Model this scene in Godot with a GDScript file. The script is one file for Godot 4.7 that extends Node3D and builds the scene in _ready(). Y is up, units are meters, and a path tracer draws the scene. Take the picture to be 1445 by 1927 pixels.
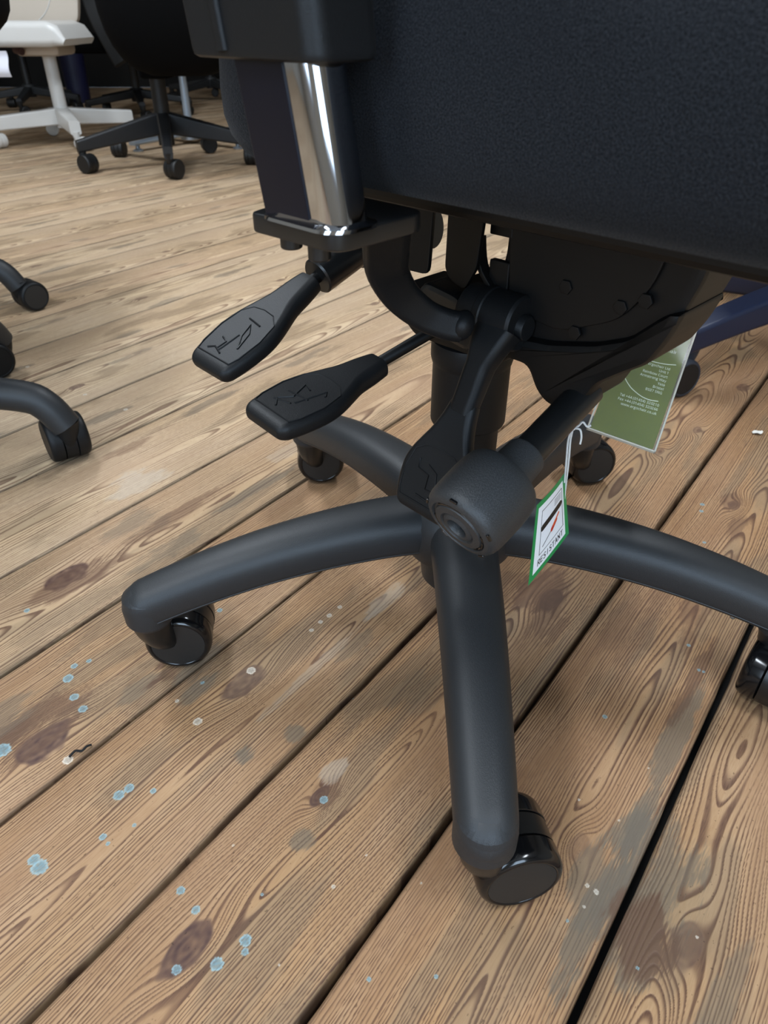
extends Node3D

# ------------------------------------------------------------------ helpers
class Geo:
	var v := PackedVector3Array()
	var t := PackedInt32Array()
	func add(piece: Array, xf := Transform3D()) -> void:
		var pv: PackedVector3Array = piece[0]
		var pt: PackedInt32Array = piece[1]
		var vol := 0.0
		var q := PackedVector3Array()
		q.resize(pv.size())
		for i in pv.size():
			q[i] = xf * pv[i]
		var c := q[0]
		for i in range(0, pt.size(), 3):
			vol += (q[pt[i]] - c).dot((q[pt[i + 1]] - c).cross(q[pt[i + 2]] - c))
		var b := v.size()
		v.append_array(q)
		for i in range(0, pt.size(), 3):
			t.append(b + pt[i])
			if vol >= 0.0:
				t.append(b + pt[i + 1]); t.append(b + pt[i + 2])
			else:
				t.append(b + pt[i + 2]); t.append(b + pt[i + 1])
	# smooth normals, split where faces meet at more than the crease angle
	func mesh(crease := 42.0) -> ArrayMesh:
		var cosc := cos(deg_to_rad(crease))
		var fn := PackedVector3Array()
		var keep := PackedInt32Array()
		var weld := {}
		var id := PackedInt32Array()
		id.resize(v.size())
		for i in v.size():
			var k := Vector3i((v[i] * 40000.0).round())
			if not weld.has(k):
				weld[k] = i
			id[i] = weld[k]
		var by := {}
		for i in range(0, t.size(), 3):
			var a := v[t[i]]
			var n := (v[t[i + 1]] - a).cross(v[t[i + 2]] - a)
			if n.length_squared() < 1e-20:
				continue
			var f := fn.size()
			fn.append(n)
			keep.append(t[i]); keep.append(t[i + 1]); keep.append(t[i + 2])
			for j in 3:
				var w := id[t[i + j]]
				if not by.has(w):
					by[w] = PackedInt32Array()
				by[w].append(f)
		var unit := PackedVector3Array()
		for n in fn:
			unit.append(n.normalized())
		var ov := PackedVector3Array()
		var on := PackedVector3Array()
		for i in range(0, keep.size(), 3):
			var f := i / 3
			for j in [0, 2, 1]:
				var p := keep[i + j]
				var s := Vector3.ZERO
				for g in by[id[p]]:
					if unit[g].dot(unit[f]) >= cosc:
						s += fn[g]
				ov.append(v[p])
				on.append(s.normalized())
		var arr := []
		arr.resize(Mesh.ARRAY_MAX)
		arr[Mesh.ARRAY_VERTEX] = ov
		arr[Mesh.ARRAY_NORMAL] = on
		var m := ArrayMesh.new()
		m.add_surface_from_arrays(Mesh.PRIMITIVE_TRIANGLES, arr)
		return m

var rng := RandomNumberGenerator.new()
var taken := {}

func numbered(called: String) -> String:
	if not taken.has(called):
		taken[called] = 0
		return called
	taken[called] += 1
	return "%s_%03d" % [called, taken[called]]

func obj(called: String, g: Variant, mat: Material, parent: Node, crease := 42.0) -> MeshInstance3D:
	var o := MeshInstance3D.new()
	o.mesh = g.mesh(crease) if g is Geo else g
	o.material_override = mat
	o.cast_shadow = GeometryInstance3D.SHADOW_CASTING_SETTING_ON
	if parent == self:
		o.name = numbered(called)
	else:
		o.name = called
		var k := 0
		while parent.has_node(NodePath(String(o.name))):
			k += 1
			o.name = "%s_%03d" % [called, k]
	parent.add_child(o, true)
	return o

func spot(called: String, parent: Node, at := Vector3.ZERO, b := Basis()) -> Node3D:
	var o := Node3D.new()
	o.name = called
	var k := 0
	while parent.has_node(NodePath(String(o.name))):
		k += 1
		o.name = "%s_%03d" % [called, k]
	o.transform = Transform3D(b, at)
	parent.add_child(o, true)
	return o

func thing(called: String, label: String, category: String, at := Vector3.ZERO, turn := 0.0, group := "") -> Node3D:
	var o := Node3D.new()
	o.name = numbered(called)
	add_child(o)
	o.position = at
	o.rotation.y = turn
	tag(o, label, category, group)
	return o

func tag(o: Node, label: String, category: String, group := "") -> void:
	o.set_meta("label", label)
	o.set_meta("category", category)
	if group:
		o.set_meta("group", group)

func struct_node(called: String, g: Variant, mat: Material, label: String) -> MeshInstance3D:
	var o := obj(called, g, mat, self)
	o.set_meta("kind", "structure")
	o.set_meta("label", label)
	return o

# rings of equal length, joined to a closed skin; both ends get a cap
func loft(rings: Array, caps := true) -> Array:
	var v := PackedVector3Array()
	var t := PackedInt32Array()
	var n: int = rings[0].size()
	for r in rings:
		v.append_array(r)
	for i in rings.size() - 1:
		for j in n:
			var a := i * n + j
			var b := i * n + (j + 1) % n
			t.append_array([a, b, b + n, a, b + n, a + n])
	if caps:
		for e in 2:
			var ring: PackedVector3Array = rings[0] if e == 0 else rings[-1]
			var c := Vector3.ZERO
			for p in ring:
				c += p
			var ci := v.size()
			v.append(c / n)
			var o := 0 if e == 0 else (rings.size() - 1) * n
			for j in n:
				if e == 0:
					t.append_array([ci, o + (j + 1) % n, o + j])
				else:
					t.append_array([ci, o + j, o + (j + 1) % n])
	return [v, t]

# profile of (radius, height) pairs turned about y
func lathe(profile: Array, seg := 40) -> Array:
	var rings := []
	for p in profile:
		var r := PackedVector3Array()
		for i in seg:
			var a := TAU * i / seg
			r.append(Vector3(sin(a) * p[0], p[1], cos(a) * p[0]))
		rings.append(r)
	return loft(rings)

# a frame whose y runs along d and whose z is as close to "up" as it can be
func along(d: Vector3, up := Vector3.UP) -> Basis:
	var y := d.normalized()
	var x := y.cross(up)
	if x.length() < 1e-4:
		x = y.cross(Vector3.FORWARD)
	x = x.normalized()
	return Basis(x, y, x.cross(y))

func lathe_between(a: Vector3, b: Vector3, profile: Array, seg := 32) -> Array:
	var piece := lathe(profile, seg)
	var xf := Transform3D(along(b - a), a)
	for i in piece[0].size():
		piece[0][i] = xf * piece[0][i]
	return piece

func rod(a: Vector3, b: Vector3, r0: float, r1: float, seg := 24, bev := 0.0008) -> Array:
	var l := a.distance_to(b)
	return lathe_between(a, b, [[r0 - bev, 0.0], [r0, bev], [r1, l - bev], [r1 - bev, l]], seg)

# rounded rectangle, counter-clockwise, n points a corner
func rrect(w: float, h: float, r: float, n := 4) -> PackedVector2Array:
	var o := PackedVector2Array()
	r = minf(r, minf(w, h) * 0.499)
	for c in 4:
		var cx := (w / 2 - r) * (1 if c in [0, 3] else -1)
		var cy := (h / 2 - r) * (1 if c < 2 else -1)
		for k in n + 1:
			var a := PI / 2 * (c + float(k) / n)
			o.append(Vector2(cx + cos(a) * r, cy + sin(a) * r))
	return o

func sweep(path: Array, sec: Callable, up := Vector3.UP) -> Array:
	var rings := []
	for i in path.size():
		var d: Vector3 = path[mini(i + 1, path.size() - 1)] - path[maxi(i - 1, 0)]
		var b := along(d, up)
		var r := PackedVector3Array()
		for p in sec.call(i):
			r.append(path[i] + b.x * p.x + b.z * p.y)
		rings.append(r)
	return loft(rings)

func tube(path: Array, r: float, seg := 8) -> Array:
	var c := PackedVector2Array()
	for i in seg:
		c.append(Vector2(cos(TAU * i / seg), sin(TAU * i / seg)) * r)
	return sweep(path, func(_i): return c)

func curve(pts: Array, n: int) -> Array:
	var o := []
	for i in pts.size() - 1:
		var p0: Vector3 = pts[maxi(i - 1, 0)]
		var p3: Vector3 = pts[mini(i + 2, pts.size() - 1)]
		for k in n:
			o.append(pts[i].cubic_interpolate(pts[i + 1], p0, p3, float(k) / n))
	o.append(pts[-1])
	return o

func inset(o: PackedVector2Array, d: float) -> PackedVector2Array:
	var r := PackedVector2Array()
	var n := o.size()
	for i in n:
		var a := (o[i] - o[(i + n - 1) % n]).normalized()
		var b := (o[(i + 1) % n] - o[i]).normalized()
		var na := Vector2(-a.y, a.x)
		var nb := Vector2(-b.y, b.x)
		var m := (na + nb)
		m = m / maxf(m.length_squared() / 2.0, 0.3)
		r.append(o[i] + m * d)
	return r

# outline (counter-clockwise, x and y) given depth from z0 to z1, edges rounded
func slab(o: PackedVector2Array, z0: float, z1: float, bev := 0.001) -> Array:
	if Geometry2D.is_polygon_clockwise(o):
		o.reverse()
	var v := PackedVector3Array()
	var t := PackedInt32Array()
	var n := o.size()
	var steps := [[bev, z0], [bev * 0.3, z0 + bev * 0.3], [0.0, z0 + bev], [0.0, z1 - bev], [bev * 0.3, z1 - bev * 0.3], [bev, z1]]
	for s in steps:
		for p in inset(o, s[0]):
			v.append(Vector3(p.x, p.y, s[1]))
	for i in steps.size() - 1:
		for j in n:
			var a := i * n + j
			var b := i * n + (j + 1) % n
			t.append_array([a, b, b + n, a, b + n, a + n])
	var tri := Geometry2D.triangulate_polygon(o)
	var last := (steps.size() - 1) * n
	for i in range(0, tri.size(), 3):
		var a := tri[i]
		var b := tri[i + 1]
		var c := tri[i + 2]
		if (o[b] - o[a]).cross(o[c] - o[a]) < 0:
			var x := b
			b = c
			c = x
		t.append_array([a, c, b, last + a, last + b, last + c])
	return [v, t]

func rounded(o: Array, r: float, n := 4) -> PackedVector2Array:
	var out := PackedVector2Array()
	var m := o.size()
	for i in m:
		var p: Vector2 = o[i]
		var a: Vector2 = o[(i + m - 1) % m] - p
		var b: Vector2 = o[(i + 1) % m] - p
		var d := minf(r, minf(a.length(), b.length()) * 0.45)
		var s := p + a.normalized() * d
		var e := p + b.normalized() * d
		for k in n + 1:
			var f := float(k) / n
			out.append(s.lerp(p, f).lerp(p.lerp(e, f), f))
	return out

# box with rounded edges, centred
func box(size: Vector3, bev := 0.002) -> Array:
	return slab(rrect(size.x, size.y, bev, 2), -size.z / 2, size.z / 2, bev)

func boxat(lo: Vector3, hi: Vector3, bev := 0.002) -> Array:
	var p := box(hi - lo, bev)
	for i in p[0].size():
		p[0][i] += (lo + hi) / 2
	return p

func noise(freq: float, s: int, oct := 3, type := FastNoiseLite.TYPE_SIMPLEX_SMOOTH) -> FastNoiseLite:
	var n := FastNoiseLite.new()
	n.noise_type = type
	n.seed = s
	n.frequency = freq
	n.fractal_octaves = oct
	return n

func noise_tex(freq: float, s: int, size := 256, oct := 3, normal := 0.0, ramp: Array = []) -> NoiseTexture2D:
	var t := NoiseTexture2D.new()
	t.noise = noise(freq, s, oct)
	t.width = size
	t.height = size
	t.seamless = true
	t.generate_mipmaps = false
	if normal > 0.0:
		t.as_normal_map = true
		t.bump_strength = normal
	if ramp.size():
		var g := Gradient.new()
		g.set_color(0, ramp[0])
		g.set_color(1, ramp[1])
		if ramp.size() > 2:
			g.set_offset(0, ramp[2])
			g.set_offset(1, ramp[3])
		t.color_ramp = g
	return t

func mat(c: Color, rough := 0.5, metal := 0.0, spec := 0.5) -> StandardMaterial3D:
	var m := StandardMaterial3D.new()
	m.albedo_color = c
	m.roughness = rough
	m.metallic = metal
	m.metallic_specular = spec
	m.cull_mode = BaseMaterial3D.CULL_DISABLED
	return m

func grainy(m: StandardMaterial3D, tex: Texture2D, scale: float, amount := 1.0) -> StandardMaterial3D:
	m.uv1_triplanar = true
	m.uv1_scale = Vector3.ONE * scale
	m.normal_enabled = true
	m.normal_texture = tex
	m.normal_scale = amount
	return m

# ------------------------------------------------------------------ the floor boards
const AZ := 0.93270
const EDGES := [0.42, 0.2731, 0.1288, -0.0183, -0.1679, -0.3198, -0.4658, -0.6432, -0.793, -0.943]
const GAPS := [0.004, 0.0050, 0.0050, 0.0042, 0.0024, 0.0030, 0.0016, 0.0026, 0.0016, 0.0018]
const S0 := -0.56
const SL := 1.536
const TW := 2048
const TH := 256
# per board: centre of the growth rings, their depth, slope, spacing, tone
const GRAIN := [
	[-0.035, 0.020, 0.030, 0.0025, 0.0], [0.018, 0.017, 0.038, 0.0024, -0.02],
	[0.000, 0.022, 0.028, 0.0026, -0.01], [0.012, 0.018, 0.030, 0.0029, 0.0], [-0.10, 0.03, 0.02, 0.0027, 0.01],
	[0.015, 0.026, 0.024, 0.0029, 0.06], [0.02, 0.03, 0.025, 0.003, 0.095], [0.05, 0.03, 0.03, 0.0032, 0.115], [-0.03, 0.02, 0.03, 0.0032, 0.13]]
# knots: along, across, radius, darkness
const KNOTS := [
	[-0.193, 0.319, 0.017, 0.7], [-0.17, 0.227, 0.012, 0.25], [-0.41, 0.031, 0.019, 0.9], [-0.261, 0.028, 0.010, 0.9],
	[0.087, 0.08, 0.019, 0.6], [-0.211, -0.115, 0.021, 0.8], [-0.372, -0.211, 0.024, 0.9], [-0.22, -0.404, 0.026, 0.9],
	[0.495, 0.063, 0.012, 0.5], [0.412, 0.194, 0.012, 0.6], [0.811, 0.108, 0.016, 0.5], [0.60, 0.09, 0.010, 0.5], [0.33, -0.25, 0.012, 0.6], [0.30, -0.56, 0.012, 0.5],
	[0.48, -0.87, 0.014, 0.7], [0.78, -0.70, 0.013, 0.6], [0.10, -0.86, 0.014, 0.7], [0.62, -0.38, 0.011, 0.6], [-0.05, 0.36, 0.011, 0.5]]
# worn grey or brown patches: along, across, radius along, radius across, strength, 0 grey 1 dark 2 pale
const PATCHES := [
	[-0.175, 0.285, 0.070, 0.028, 0.75, 0], [-0.22, 0.259, 0.10, 0.011, 0.85, 0], [-0.05, 0.257, 0.11, 0.010, 0.75, 0], [-0.14, 0.252, 0.030, 0.016, 0.85, 0], [-0.185, 0.250, 0.04, 0.020, 0.6, 0], [0.09, 0.247, 0.08, 0.008, 0.65, 1], [-0.23, 0.352, 0.06, 0.012, 0.5, 0], [-0.385, -0.238, 0.03, 0.012, 0.6, 1],
	[-0.205, 0.291, 0.030, 0.022, 0.8, 1], [0.10, 0.065, 0.05, 0.028, 0.7, 1], [0.06, 0.09, 0.05, 0.02, 0.5, 1], [-0.36, -0.235, 0.05, 0.03, 0.7, 1],
	[-0.40, -0.27, 0.06, 0.02, 0.5, 0], [-0.27, -0.19, 0.03, 0.014, 0.5, 0], [-0.25, -0.185, 0.02, 0.01, 0.6, 1], [-0.215, -0.395, 0.06, 0.022, 0.6, 1],
	[-0.10, -0.43, 0.05, 0.03, 0.45, 0], [-0.12, -0.35, 0.05, 0.02, 0.45, 0], [-0.035, -0.51, 0.045, 0.032, 0.6, 2], [0.05, -0.36, 0.07, 0.012, 0.6, 0],
	[-0.06, -0.40, 0.09, 0.014, 0.5, 1], [0.17, -0.40, 0.05, 0.016, 0.4, 2], [-0.145, -0.07, 0.10, 0.006, 0.4, 2], [-0.03, -0.075, 0.05, 0.010, 0.6, 2],
	[-0.10, -0.055, 0.03, 0.012, 0.4, 0], [0.05, -0.005, 0.06, 0.05, 0.4, 1], [-0.19, 0.17, 0.05, 0.04, 0.35, 1], [0.20, 0.22, 0.10, 0.018, 0.45, 1],
	[0.12, 0.17, 0.08, 0.03, 0.3, 1], [-0.22, -0.17, 0.03, 0.012, 0.6, 0], [-0.20, -0.22, 0.035, 0.018, 0.6, 0], [0.42, 0.19, 0.03, 0.014, 0.5, 1],
	[0.36, 0.21, 0.05, 0.01, 0.5, 1], [-0.12, 0.03, 0.03, 0.02, 0.3, 0], [-0.255, 0.03, 0.018, 0.010, 0.6, 1], [-0.235, 0.022, 0.015, 0.009, 0.6, 2],
	[-0.30, 0.36, 0.06, 0.03, 0.4, 0], [-0.29, 0.38, 0.02, 0.03, 0.5, 0], [0.2, -0.62, 0.06, 0.012, 0.5, 0], [0.32, -0.70, 0.05, 0.01, 0.5, 0],
	[0.06, -0.72, 0.07, 0.012, 0.6, 0], [0.5, -0.8, 0.05, 0.012, 0.5, 0], [0.44, -0.62, 0.06, 0.012, 0.5, 0], [0.0, -0.6, 0.05, 0.01, 0.4, 1],
	[-0.265, -0.185, 0.014, 0.007, 0.85, 1], [-0.245, -0.20, 0.010, 0.008, 0.85, 1], [-0.30, 0.045, 0.010, 0.012, 0.7, 0], [-0.225, -0.03, 0.010, 0.010, 0.7, 0], [-0.27, -0.055, 0.012, 0.009, 0.8, 0], [-0.24, -0.145, 0.03, 0.009, 0.75, 0], [0.7, -0.55, 0.05, 0.012, 0.45, 0], [0.25, -0.9, 0.05, 0.01, 0.5, 0], [0.75, -0.85, 0.06, 0.012, 0.5, 0], [-0.1, -0.8, 0.05, 0.012, 0.5, 0]]
# paint drips where they lie (x, z, radius in mm), pale blue and white
const BLUE := [
	[-0.397, 0.077, 3.4], [-0.384, 0.07, 2.6], [-0.397, 0.094, 5], [-0.382, 0.118, 4.4], [-0.368, 0.133, 4.2], [-0.425, 0.18, 7], [-0.305, 0.226, 4.6], [-0.298, 0.219, 4.2], [-0.276, 0.222, 2.6],
	[-0.348, 0.289, 6.2], [-0.355, 0.283, 4.5], [-0.306, 0.264, 2.9], [-0.3, 0.27, 1.7], [-0.283, 0.254, 1.7], [-0.234, 0.306, 3.2], [-0.219, 0.321, 3.2], [-0.177, 0.343, 4.2], [-0.176, 0.351, 2.6], [-0.195, 0.359, 4.6],
	[-0.223, 0.362, 3.4], [-0.479, -0.005, 3.2], [-0.262, -0.006, 3], [-0.089, 0.367, 1.6], [-0.041, 0.366, 1.5], [-0.17, 0.31, 1.2], [0.134, 0.142, 2.4], [0.248, 0.049, 2], [0.247, 0.084, 1.8], [0.251, 0.0865, 1.6],
	[0.085, -0.117, 2.2], [0.358, -0.218, 3.0], [0.351, -0.202, 2.8], [0.33, -0.132, 2.2], [-0.11, 0.118, 1.6], [-0.129, 0.23, 3.5], [0.17, -0.11, 2.0], [0.0, -0.18, 2], [0.03, -0.17, 1.8], [0.06, 0.33, 1.2], [0.1, 0.36, 1.3], [0.02, 0.26, 1.0], [-0.26, 0.10, 2]]
const WHITE := [
	[-0.254, 0.148, 4.2], [-0.213, 0.084, 4.6], [-0.361, 0.191, 4.4], [-0.28, 0.123, 2], [-0.138, 0.003, 3], [-0.147, 0.013, 2.6], [-0.127, -0.011, 2.6], [-0.156, 0.026, 2.4], [-0.605, -0.561, 3.5], [-0.516, -0.503, 3.5],
	[0.087, 0.309, 2], [0.081, 0.304, 1.6], [-0.115, 0.305, 1.6], [0.075, 0.32, 1.2], [-0.05, 0.3, 0.9], [-0.09, 0.28, 0.9], [0.15, 0.34, 1.1], [-0.2, 0.27, 1.0], [-0.15, 0.36, 1.0], [0.12, 0.25, 1.0], [0.09, 0.23, 1.1], [0.16, 0.2, 0.8]]

var board_pixels := []

func paint_board(b: int) -> void:
	var px := PackedByteArray()
	px.resize(TW * TH * 3)
	var hp := PackedByteArray()
	hp.resize(TW * TH)
	var hi: float = EDGES[b]
	var lo: float = EDGES[b + 1]
	var w := hi - lo
	var mid := (hi + lo) / 2.0
	var g: Array = GRAIN[b]
	var tc: float = g[0]
	var h0: float = g[1]
	var slope: float = g[2]
	var sp: float = g[3]
	var n1 := noise(1.0, 11 + b * 7, 3)
	var n2 := noise(1.0, 12 + b * 7, 2)
	var n3 := noise(1.0, 13 + b * 7, 2)
	var kn := []
	for k in KNOTS:
		if k[1] > lo - 0.01 and k[1] < hi + 0.01:
			kn.append(k)
	var wob := PackedFloat32Array()
	var wav := PackedFloat32Array()
	wob.resize(TW)
	wav.resize(TW)
	for x in TW:
		var s := S0 + SL * x / TW
		wob[x] = n1.get_noise_2d(s * 1.1, 50.0) * 0.016 + n1.get_noise_2d(s * 4.0, 80.0) * 0.0016
		wav[x] = h0 + slope * (s - 0.1) + n1.get_noise_2d(s * 1.6, 20.0) * 0.012 + n1.get_noise_2d(s * 6.0, 10.0) * 0.0015
	for y in TH:
		var t := lo + w * (y + 0.5) / TH
		var edge := minf(t - lo, hi - t)
		for x in TW:
			var s := S0 + SL * x / TW
			var tt := t - mid - tc - wob[x] + n2.get_noise_2d(s * 6.0, t * 26.0) * 0.0014
			var bump := 0.0
			var core := 0.0
			for k in kn:
				if absf(s - k[0]) > k[2] * 5.6:
					continue
				var ds: float = (s - k[0]) / (k[2] * 2.1)
				var dt: float = (t - k[1]) / (k[2] * 1.15)
				var q := ds * ds + dt * dt
				if q < 7.0:
					var e := exp(-q * 0.8)
					tt -= (t - k[1]) * 0.62 * e
					bump += 0.012 * e
					var qk := q * (1.0 + 0.5 * n2.get_noise_2d(s * 30.0 + 9.0, t * 45.0))
					if qk < 0.36:
						core = maxf(core, minf(1.0, (0.36 - qk) * 9.0) * k[3] * (0.86 + 0.10 * sin(sqrt(q) * 30.0) + 0.3 * n2.get_noise_2d(s * 70.0, t * 90.0)))
			var h := wav[x]
			var val := (sqrt(tt * tt + h * h * 0.9) + bump) / sp
			val += n3.get_noise_2d(s * 1.5, val * 0.22) * 0.8 + n3.get_noise_2d(s * 5.0, val * 0.6 + 30.0) * 0.16
			var f := val - floorf(val)
			var mott0 := n2.get_noise_2d(s * 4.0 + 7.0, t * 60.0)
			# early wood pale, late wood a dark line with one sharp side
			var soft := 0.48 + 0.22 * mott0
			var line := smoothstep(soft, 0.84, f) * (1.0 - smoothstep(0.92, 1.0, f))
			var fine := n2.get_noise_2d(s * 60.0, t * 1500.0)
			var mott := n1.get_noise_2d(s * 5.0, t * 22.0)
			var broad := n3.get_noise_2d(s * 2.2, t * 7.0)
			var speck := n1.get_noise_2d(s * 160.0 + 40.0, t * 220.0)
			line *= clampf(0.74 + 0.55 * broad + 0.45 * mott + 0.3 * fine, 0.12, 1.0) * (1.0 - core)
			var r: float = 0.645 + g[4] * 0.85 + broad * 0.05 + mott * 0.06 + fine * 0.035
			var gg: float = 0.513 + g[4] * 1.15 + broad * 0.05 + mott * 0.065 + fine * 0.035
			var bb: float = 0.380 + g[4] * 1.25 + broad * 0.03 + mott * 0.06 + fine * 0.035
			var keep: float = 1.0 - g[4] * 2.2
			var dl: float = line * 0.88 * keep
			r = lerpf(r, 0.285, dl)
			gg = lerpf(gg, 0.185, dl)
			bb = lerpf(bb, 0.14, dl)
			r = lerpf(r, 0.30, core)
			gg = lerpf(gg, 0.215, core)
			bb = lerpf(bb, 0.19, core)
			var grime := clampf((mott * 0.8 + broad * 0.9 - 0.16) * 1.5, 0.0, 0.42)
			r = lerpf(r, 0.45, grime); gg = lerpf(gg, 0.37, grime); bb = lerpf(bb, 0.29, grime)
			if speck > 0.64:
				r *= 0.72; gg *= 0.70; bb *= 0.68
			var ed := (1.0 - smoothstep(0.0, 0.005, edge + mott * 0.002)) * 0.28
			r *= 1.0 - ed; gg *= 1.0 - ed; bb *= 1.0 - ed
			var i := (y * TW + x)
			px[i * 3] = int(clampf(r, 0.0, 1.0) * 255.0)
			px[i * 3 + 1] = int(clampf(gg, 0.0, 1.0) * 255.0)
			px[i * 3 + 2] = int(clampf(bb, 0.0, 1.0) * 255.0)
			hp[i] = int(clampf(0.7 - line * 0.55 * keep - core * 0.2 + fine * 0.12, 0.0, 1.0) * 255.0)
	# worn patches, each over its own rectangle only
	for p in PATCHES:
		var y0 := clampi(int((p[1] - p[3] * 1.6 - lo) / w * TH), 0, TH)
		var y1 := clampi(int((p[1] + p[3] * 1.6 - lo) / w * TH), 0, TH)
		var x0 := clampi(int((p[0] - p[2] * 1.6 - S0) / SL * TW), 0, TW)
		var x1 := clampi(int((p[0] + p[2] * 1.6 - S0) / SL * TW), 0, TW)
		var to := Color(0.40, 0.36, 0.31) if p[5] == 0 else (Color(0.36, 0.26, 0.20) if p[5] == 1 else Color(0.68, 0.63, 0.57))
		for y in range(y0, y1):
			var t: float = lo + w * (y + 0.5) / TH
			for x in range(x0, x1):
				var s: float = S0 + SL * x / TW
				var ds: float = (s - p[0]) / p[2]
				var dt: float = (t - p[1]) / p[3]
				var q := ds * ds + dt * dt
				if q < 2.5:
					q += n1.get_noise_2d(s * 9.0, t * 30.0) * 1.5 + n2.get_noise_2d(s * 60.0, t * 600.0) * 0.6
					var a: float = p[4] * (1.0 - smoothstep(0.45, 1.2, q)) * 0.85
					var i := (y * TW + x) * 3
					px[i] = int(lerpf(px[i], to.r * 255.0, a))
					px[i + 1] = int(lerpf(px[i + 1], to.g * 255.0, a))
					px[i + 2] = int(lerpf(px[i + 2], to.b * 255.0, a))
	# drips
	var ca := cos(AZ)
	var sa := sin(AZ)
	var list := []
	for p in BLUE:
		list.append([p, Color(0.52, 0.63, 0.66)])
	for p in WHITE:
		list.append([p, Color(0.80, 0.76, 0.70)])
	for e in list:
		var p: Array = e[0]
		var c: Color = e[1]
		var s: float = p[0] * ca - p[1] * sa
		var t: float = p[0] * sa + p[1] * ca
		if t < lo or t > hi or s < S0 or s > S0 + SL:
			continue
		var rr: float = p[2] * 0.00115
		var cx := int((s - S0) / SL * TW)
		var cy := int((t - lo) / w * TH)
		var mx := int(rr * 1.5 / SL * TW) + 1
		var my := int(rr * 1.5 / w * TH) + 1
		for y in range(maxi(0, cy - my), mini(TH, cy + my + 1)):
			for x in range(maxi(0, cx - mx), mini(TW, cx + mx + 1)):
				var ds := (S0 + SL * (x + 0.5) / TW - s) / rr
				var dt := (lo + w * (y + 0.5) / TH - t) / rr
				var an := atan2(dt, ds)
				var q := sqrt(ds * ds + dt * dt) * (1.0 + 0.22 * n1.get_noise_2d(cos(an) * 1.5 + s * 90.0, sin(an) * 1.5 + t * 70.0))
				var a := 1.0 - smoothstep(0.80, 1.0, q)
				var rim := 0.86 + 0.22 * smoothstep(0.45, 0.85, q)
				a *= 0.80 + 0.3 * n2.get_noise_2d(ds * 2.0, dt * 2.0 + s * 40.0)
				if a > 0.0:
					var i := (y * TW + x) * 3
					a = minf(a, 1.0)
					px[i] = int(lerpf(px[i], minf(c.r * rim, 1.0) * 255.0, a))
					px[i + 1] = int(lerpf(px[i + 1], minf(c.g * rim, 1.0) * 255.0, a))
					px[i + 2] = int(lerpf(px[i + 2], minf(c.b * rim, 1.0) * 255.0, a))
	board_pixels[b] = [px, hp]

func board_mesh(hi: float, lo: float, sa: Array, sb: Array, jit: float, sd: int) -> ArrayMesh:
	# sa, sb: where the hi edge and the lo edge begin and end; the ends follow the walls
	var n := noise(1.0, sd, 3)
	var cuts := [0.0]
	var a0: float = minf(sa[0], sb[0])
	var a1: float = maxf(sa[1], sb[1])
	var s := S0 + SL * ceilf((a0 - S0) / SL + 0.01)
	while s < a1 - 0.01:
		cuts.append((s - a0) / (a1 - a0))
		s += SL
	if jit > 0.0:
		s = -0.6
		while s < 1.3:
			if s > a0 and s < a1:
				cuts.append((s - a0) / (a1 - a0))
			s += 0.02
	cuts.append(1.0)
	cuts.sort()
	var v := PackedVector3Array()
	var uv := PackedVector2Array()
	var t := PackedInt32Array()
	var sec := [[0.0, -0.022], [0.0, -0.0022], [0.0007, -0.0007], [0.0022, 0.0], [-0.0022, 0.0], [-0.0007, -0.0007], [0.0, -0.0022], [0.0, -0.022]]
	for c in cuts:
		var at := a0 + (a1 - a0) * float(c)
		for k in 8:
			var side: Array = sa if k < 4 else sb
			var st := clampf(at, side[0], side[1])
			var j := (n.get_noise_2d(st * 14.0, 3.0 if k < 4 else 90.0) * 1.3 + maxf(0.0, n.get_noise_2d(st * 40.0, 40.0 if k < 4 else 140.0) - 0.3) * 3.0) * jit
			var z: float
			if k < 4:
				z = hi - sec[k][0] - absf(j)
			else:
				z = lo - sec[k][0] + absf(j)
			v.append(Vector3(st, sec[k][1], z))
			var u := fposmod((st - S0) / SL, 2.0)
			uv.append(Vector2(u if u <= 1.0 else 2.0 - u, (z - lo) / (hi - lo)))
	# keep the mirrored strips whole at their turning points
	for i in cuts.size() - 1:
		for k in 7:
			var a := i * 8 + k
			t.append_array([a, a + 1, a + 9, a, a + 9, a + 8])
	var st := SurfaceTool.new()
	st.begin(Mesh.PRIMITIVE_TRIANGLES)
	for i in range(0, t.size(), 3):
		for j in [0, 1, 2]:
			st.set_smooth_group(0)
			st.set_uv(uv[t[i + j]])
			st.add_vertex(v[t[i + j]])
	st.generate_normals()
	return st.commit()

const ROOM := [-4.6, 3.6, -7.0, 3.2]   # x from, x to, z from, z to

func board_span(w: float) -> Array:
	# along-board range inside the room for the line across = w
	var ca := cos(AZ)
	var sa := sin(AZ)
	# point = d * s + n * w, d = (ca, -sa), n = (sa, ca)
	var x0: float = (ROOM[0] - sa * w) / ca
	var x1: float = (ROOM[1] - sa * w) / ca
	var z0: float = (ca * w - ROOM[3]) / sa
	var z1: float = (ca * w - ROOM[2]) / sa
	return [maxf(x0, z0), minf(x1, z1)]

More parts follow.
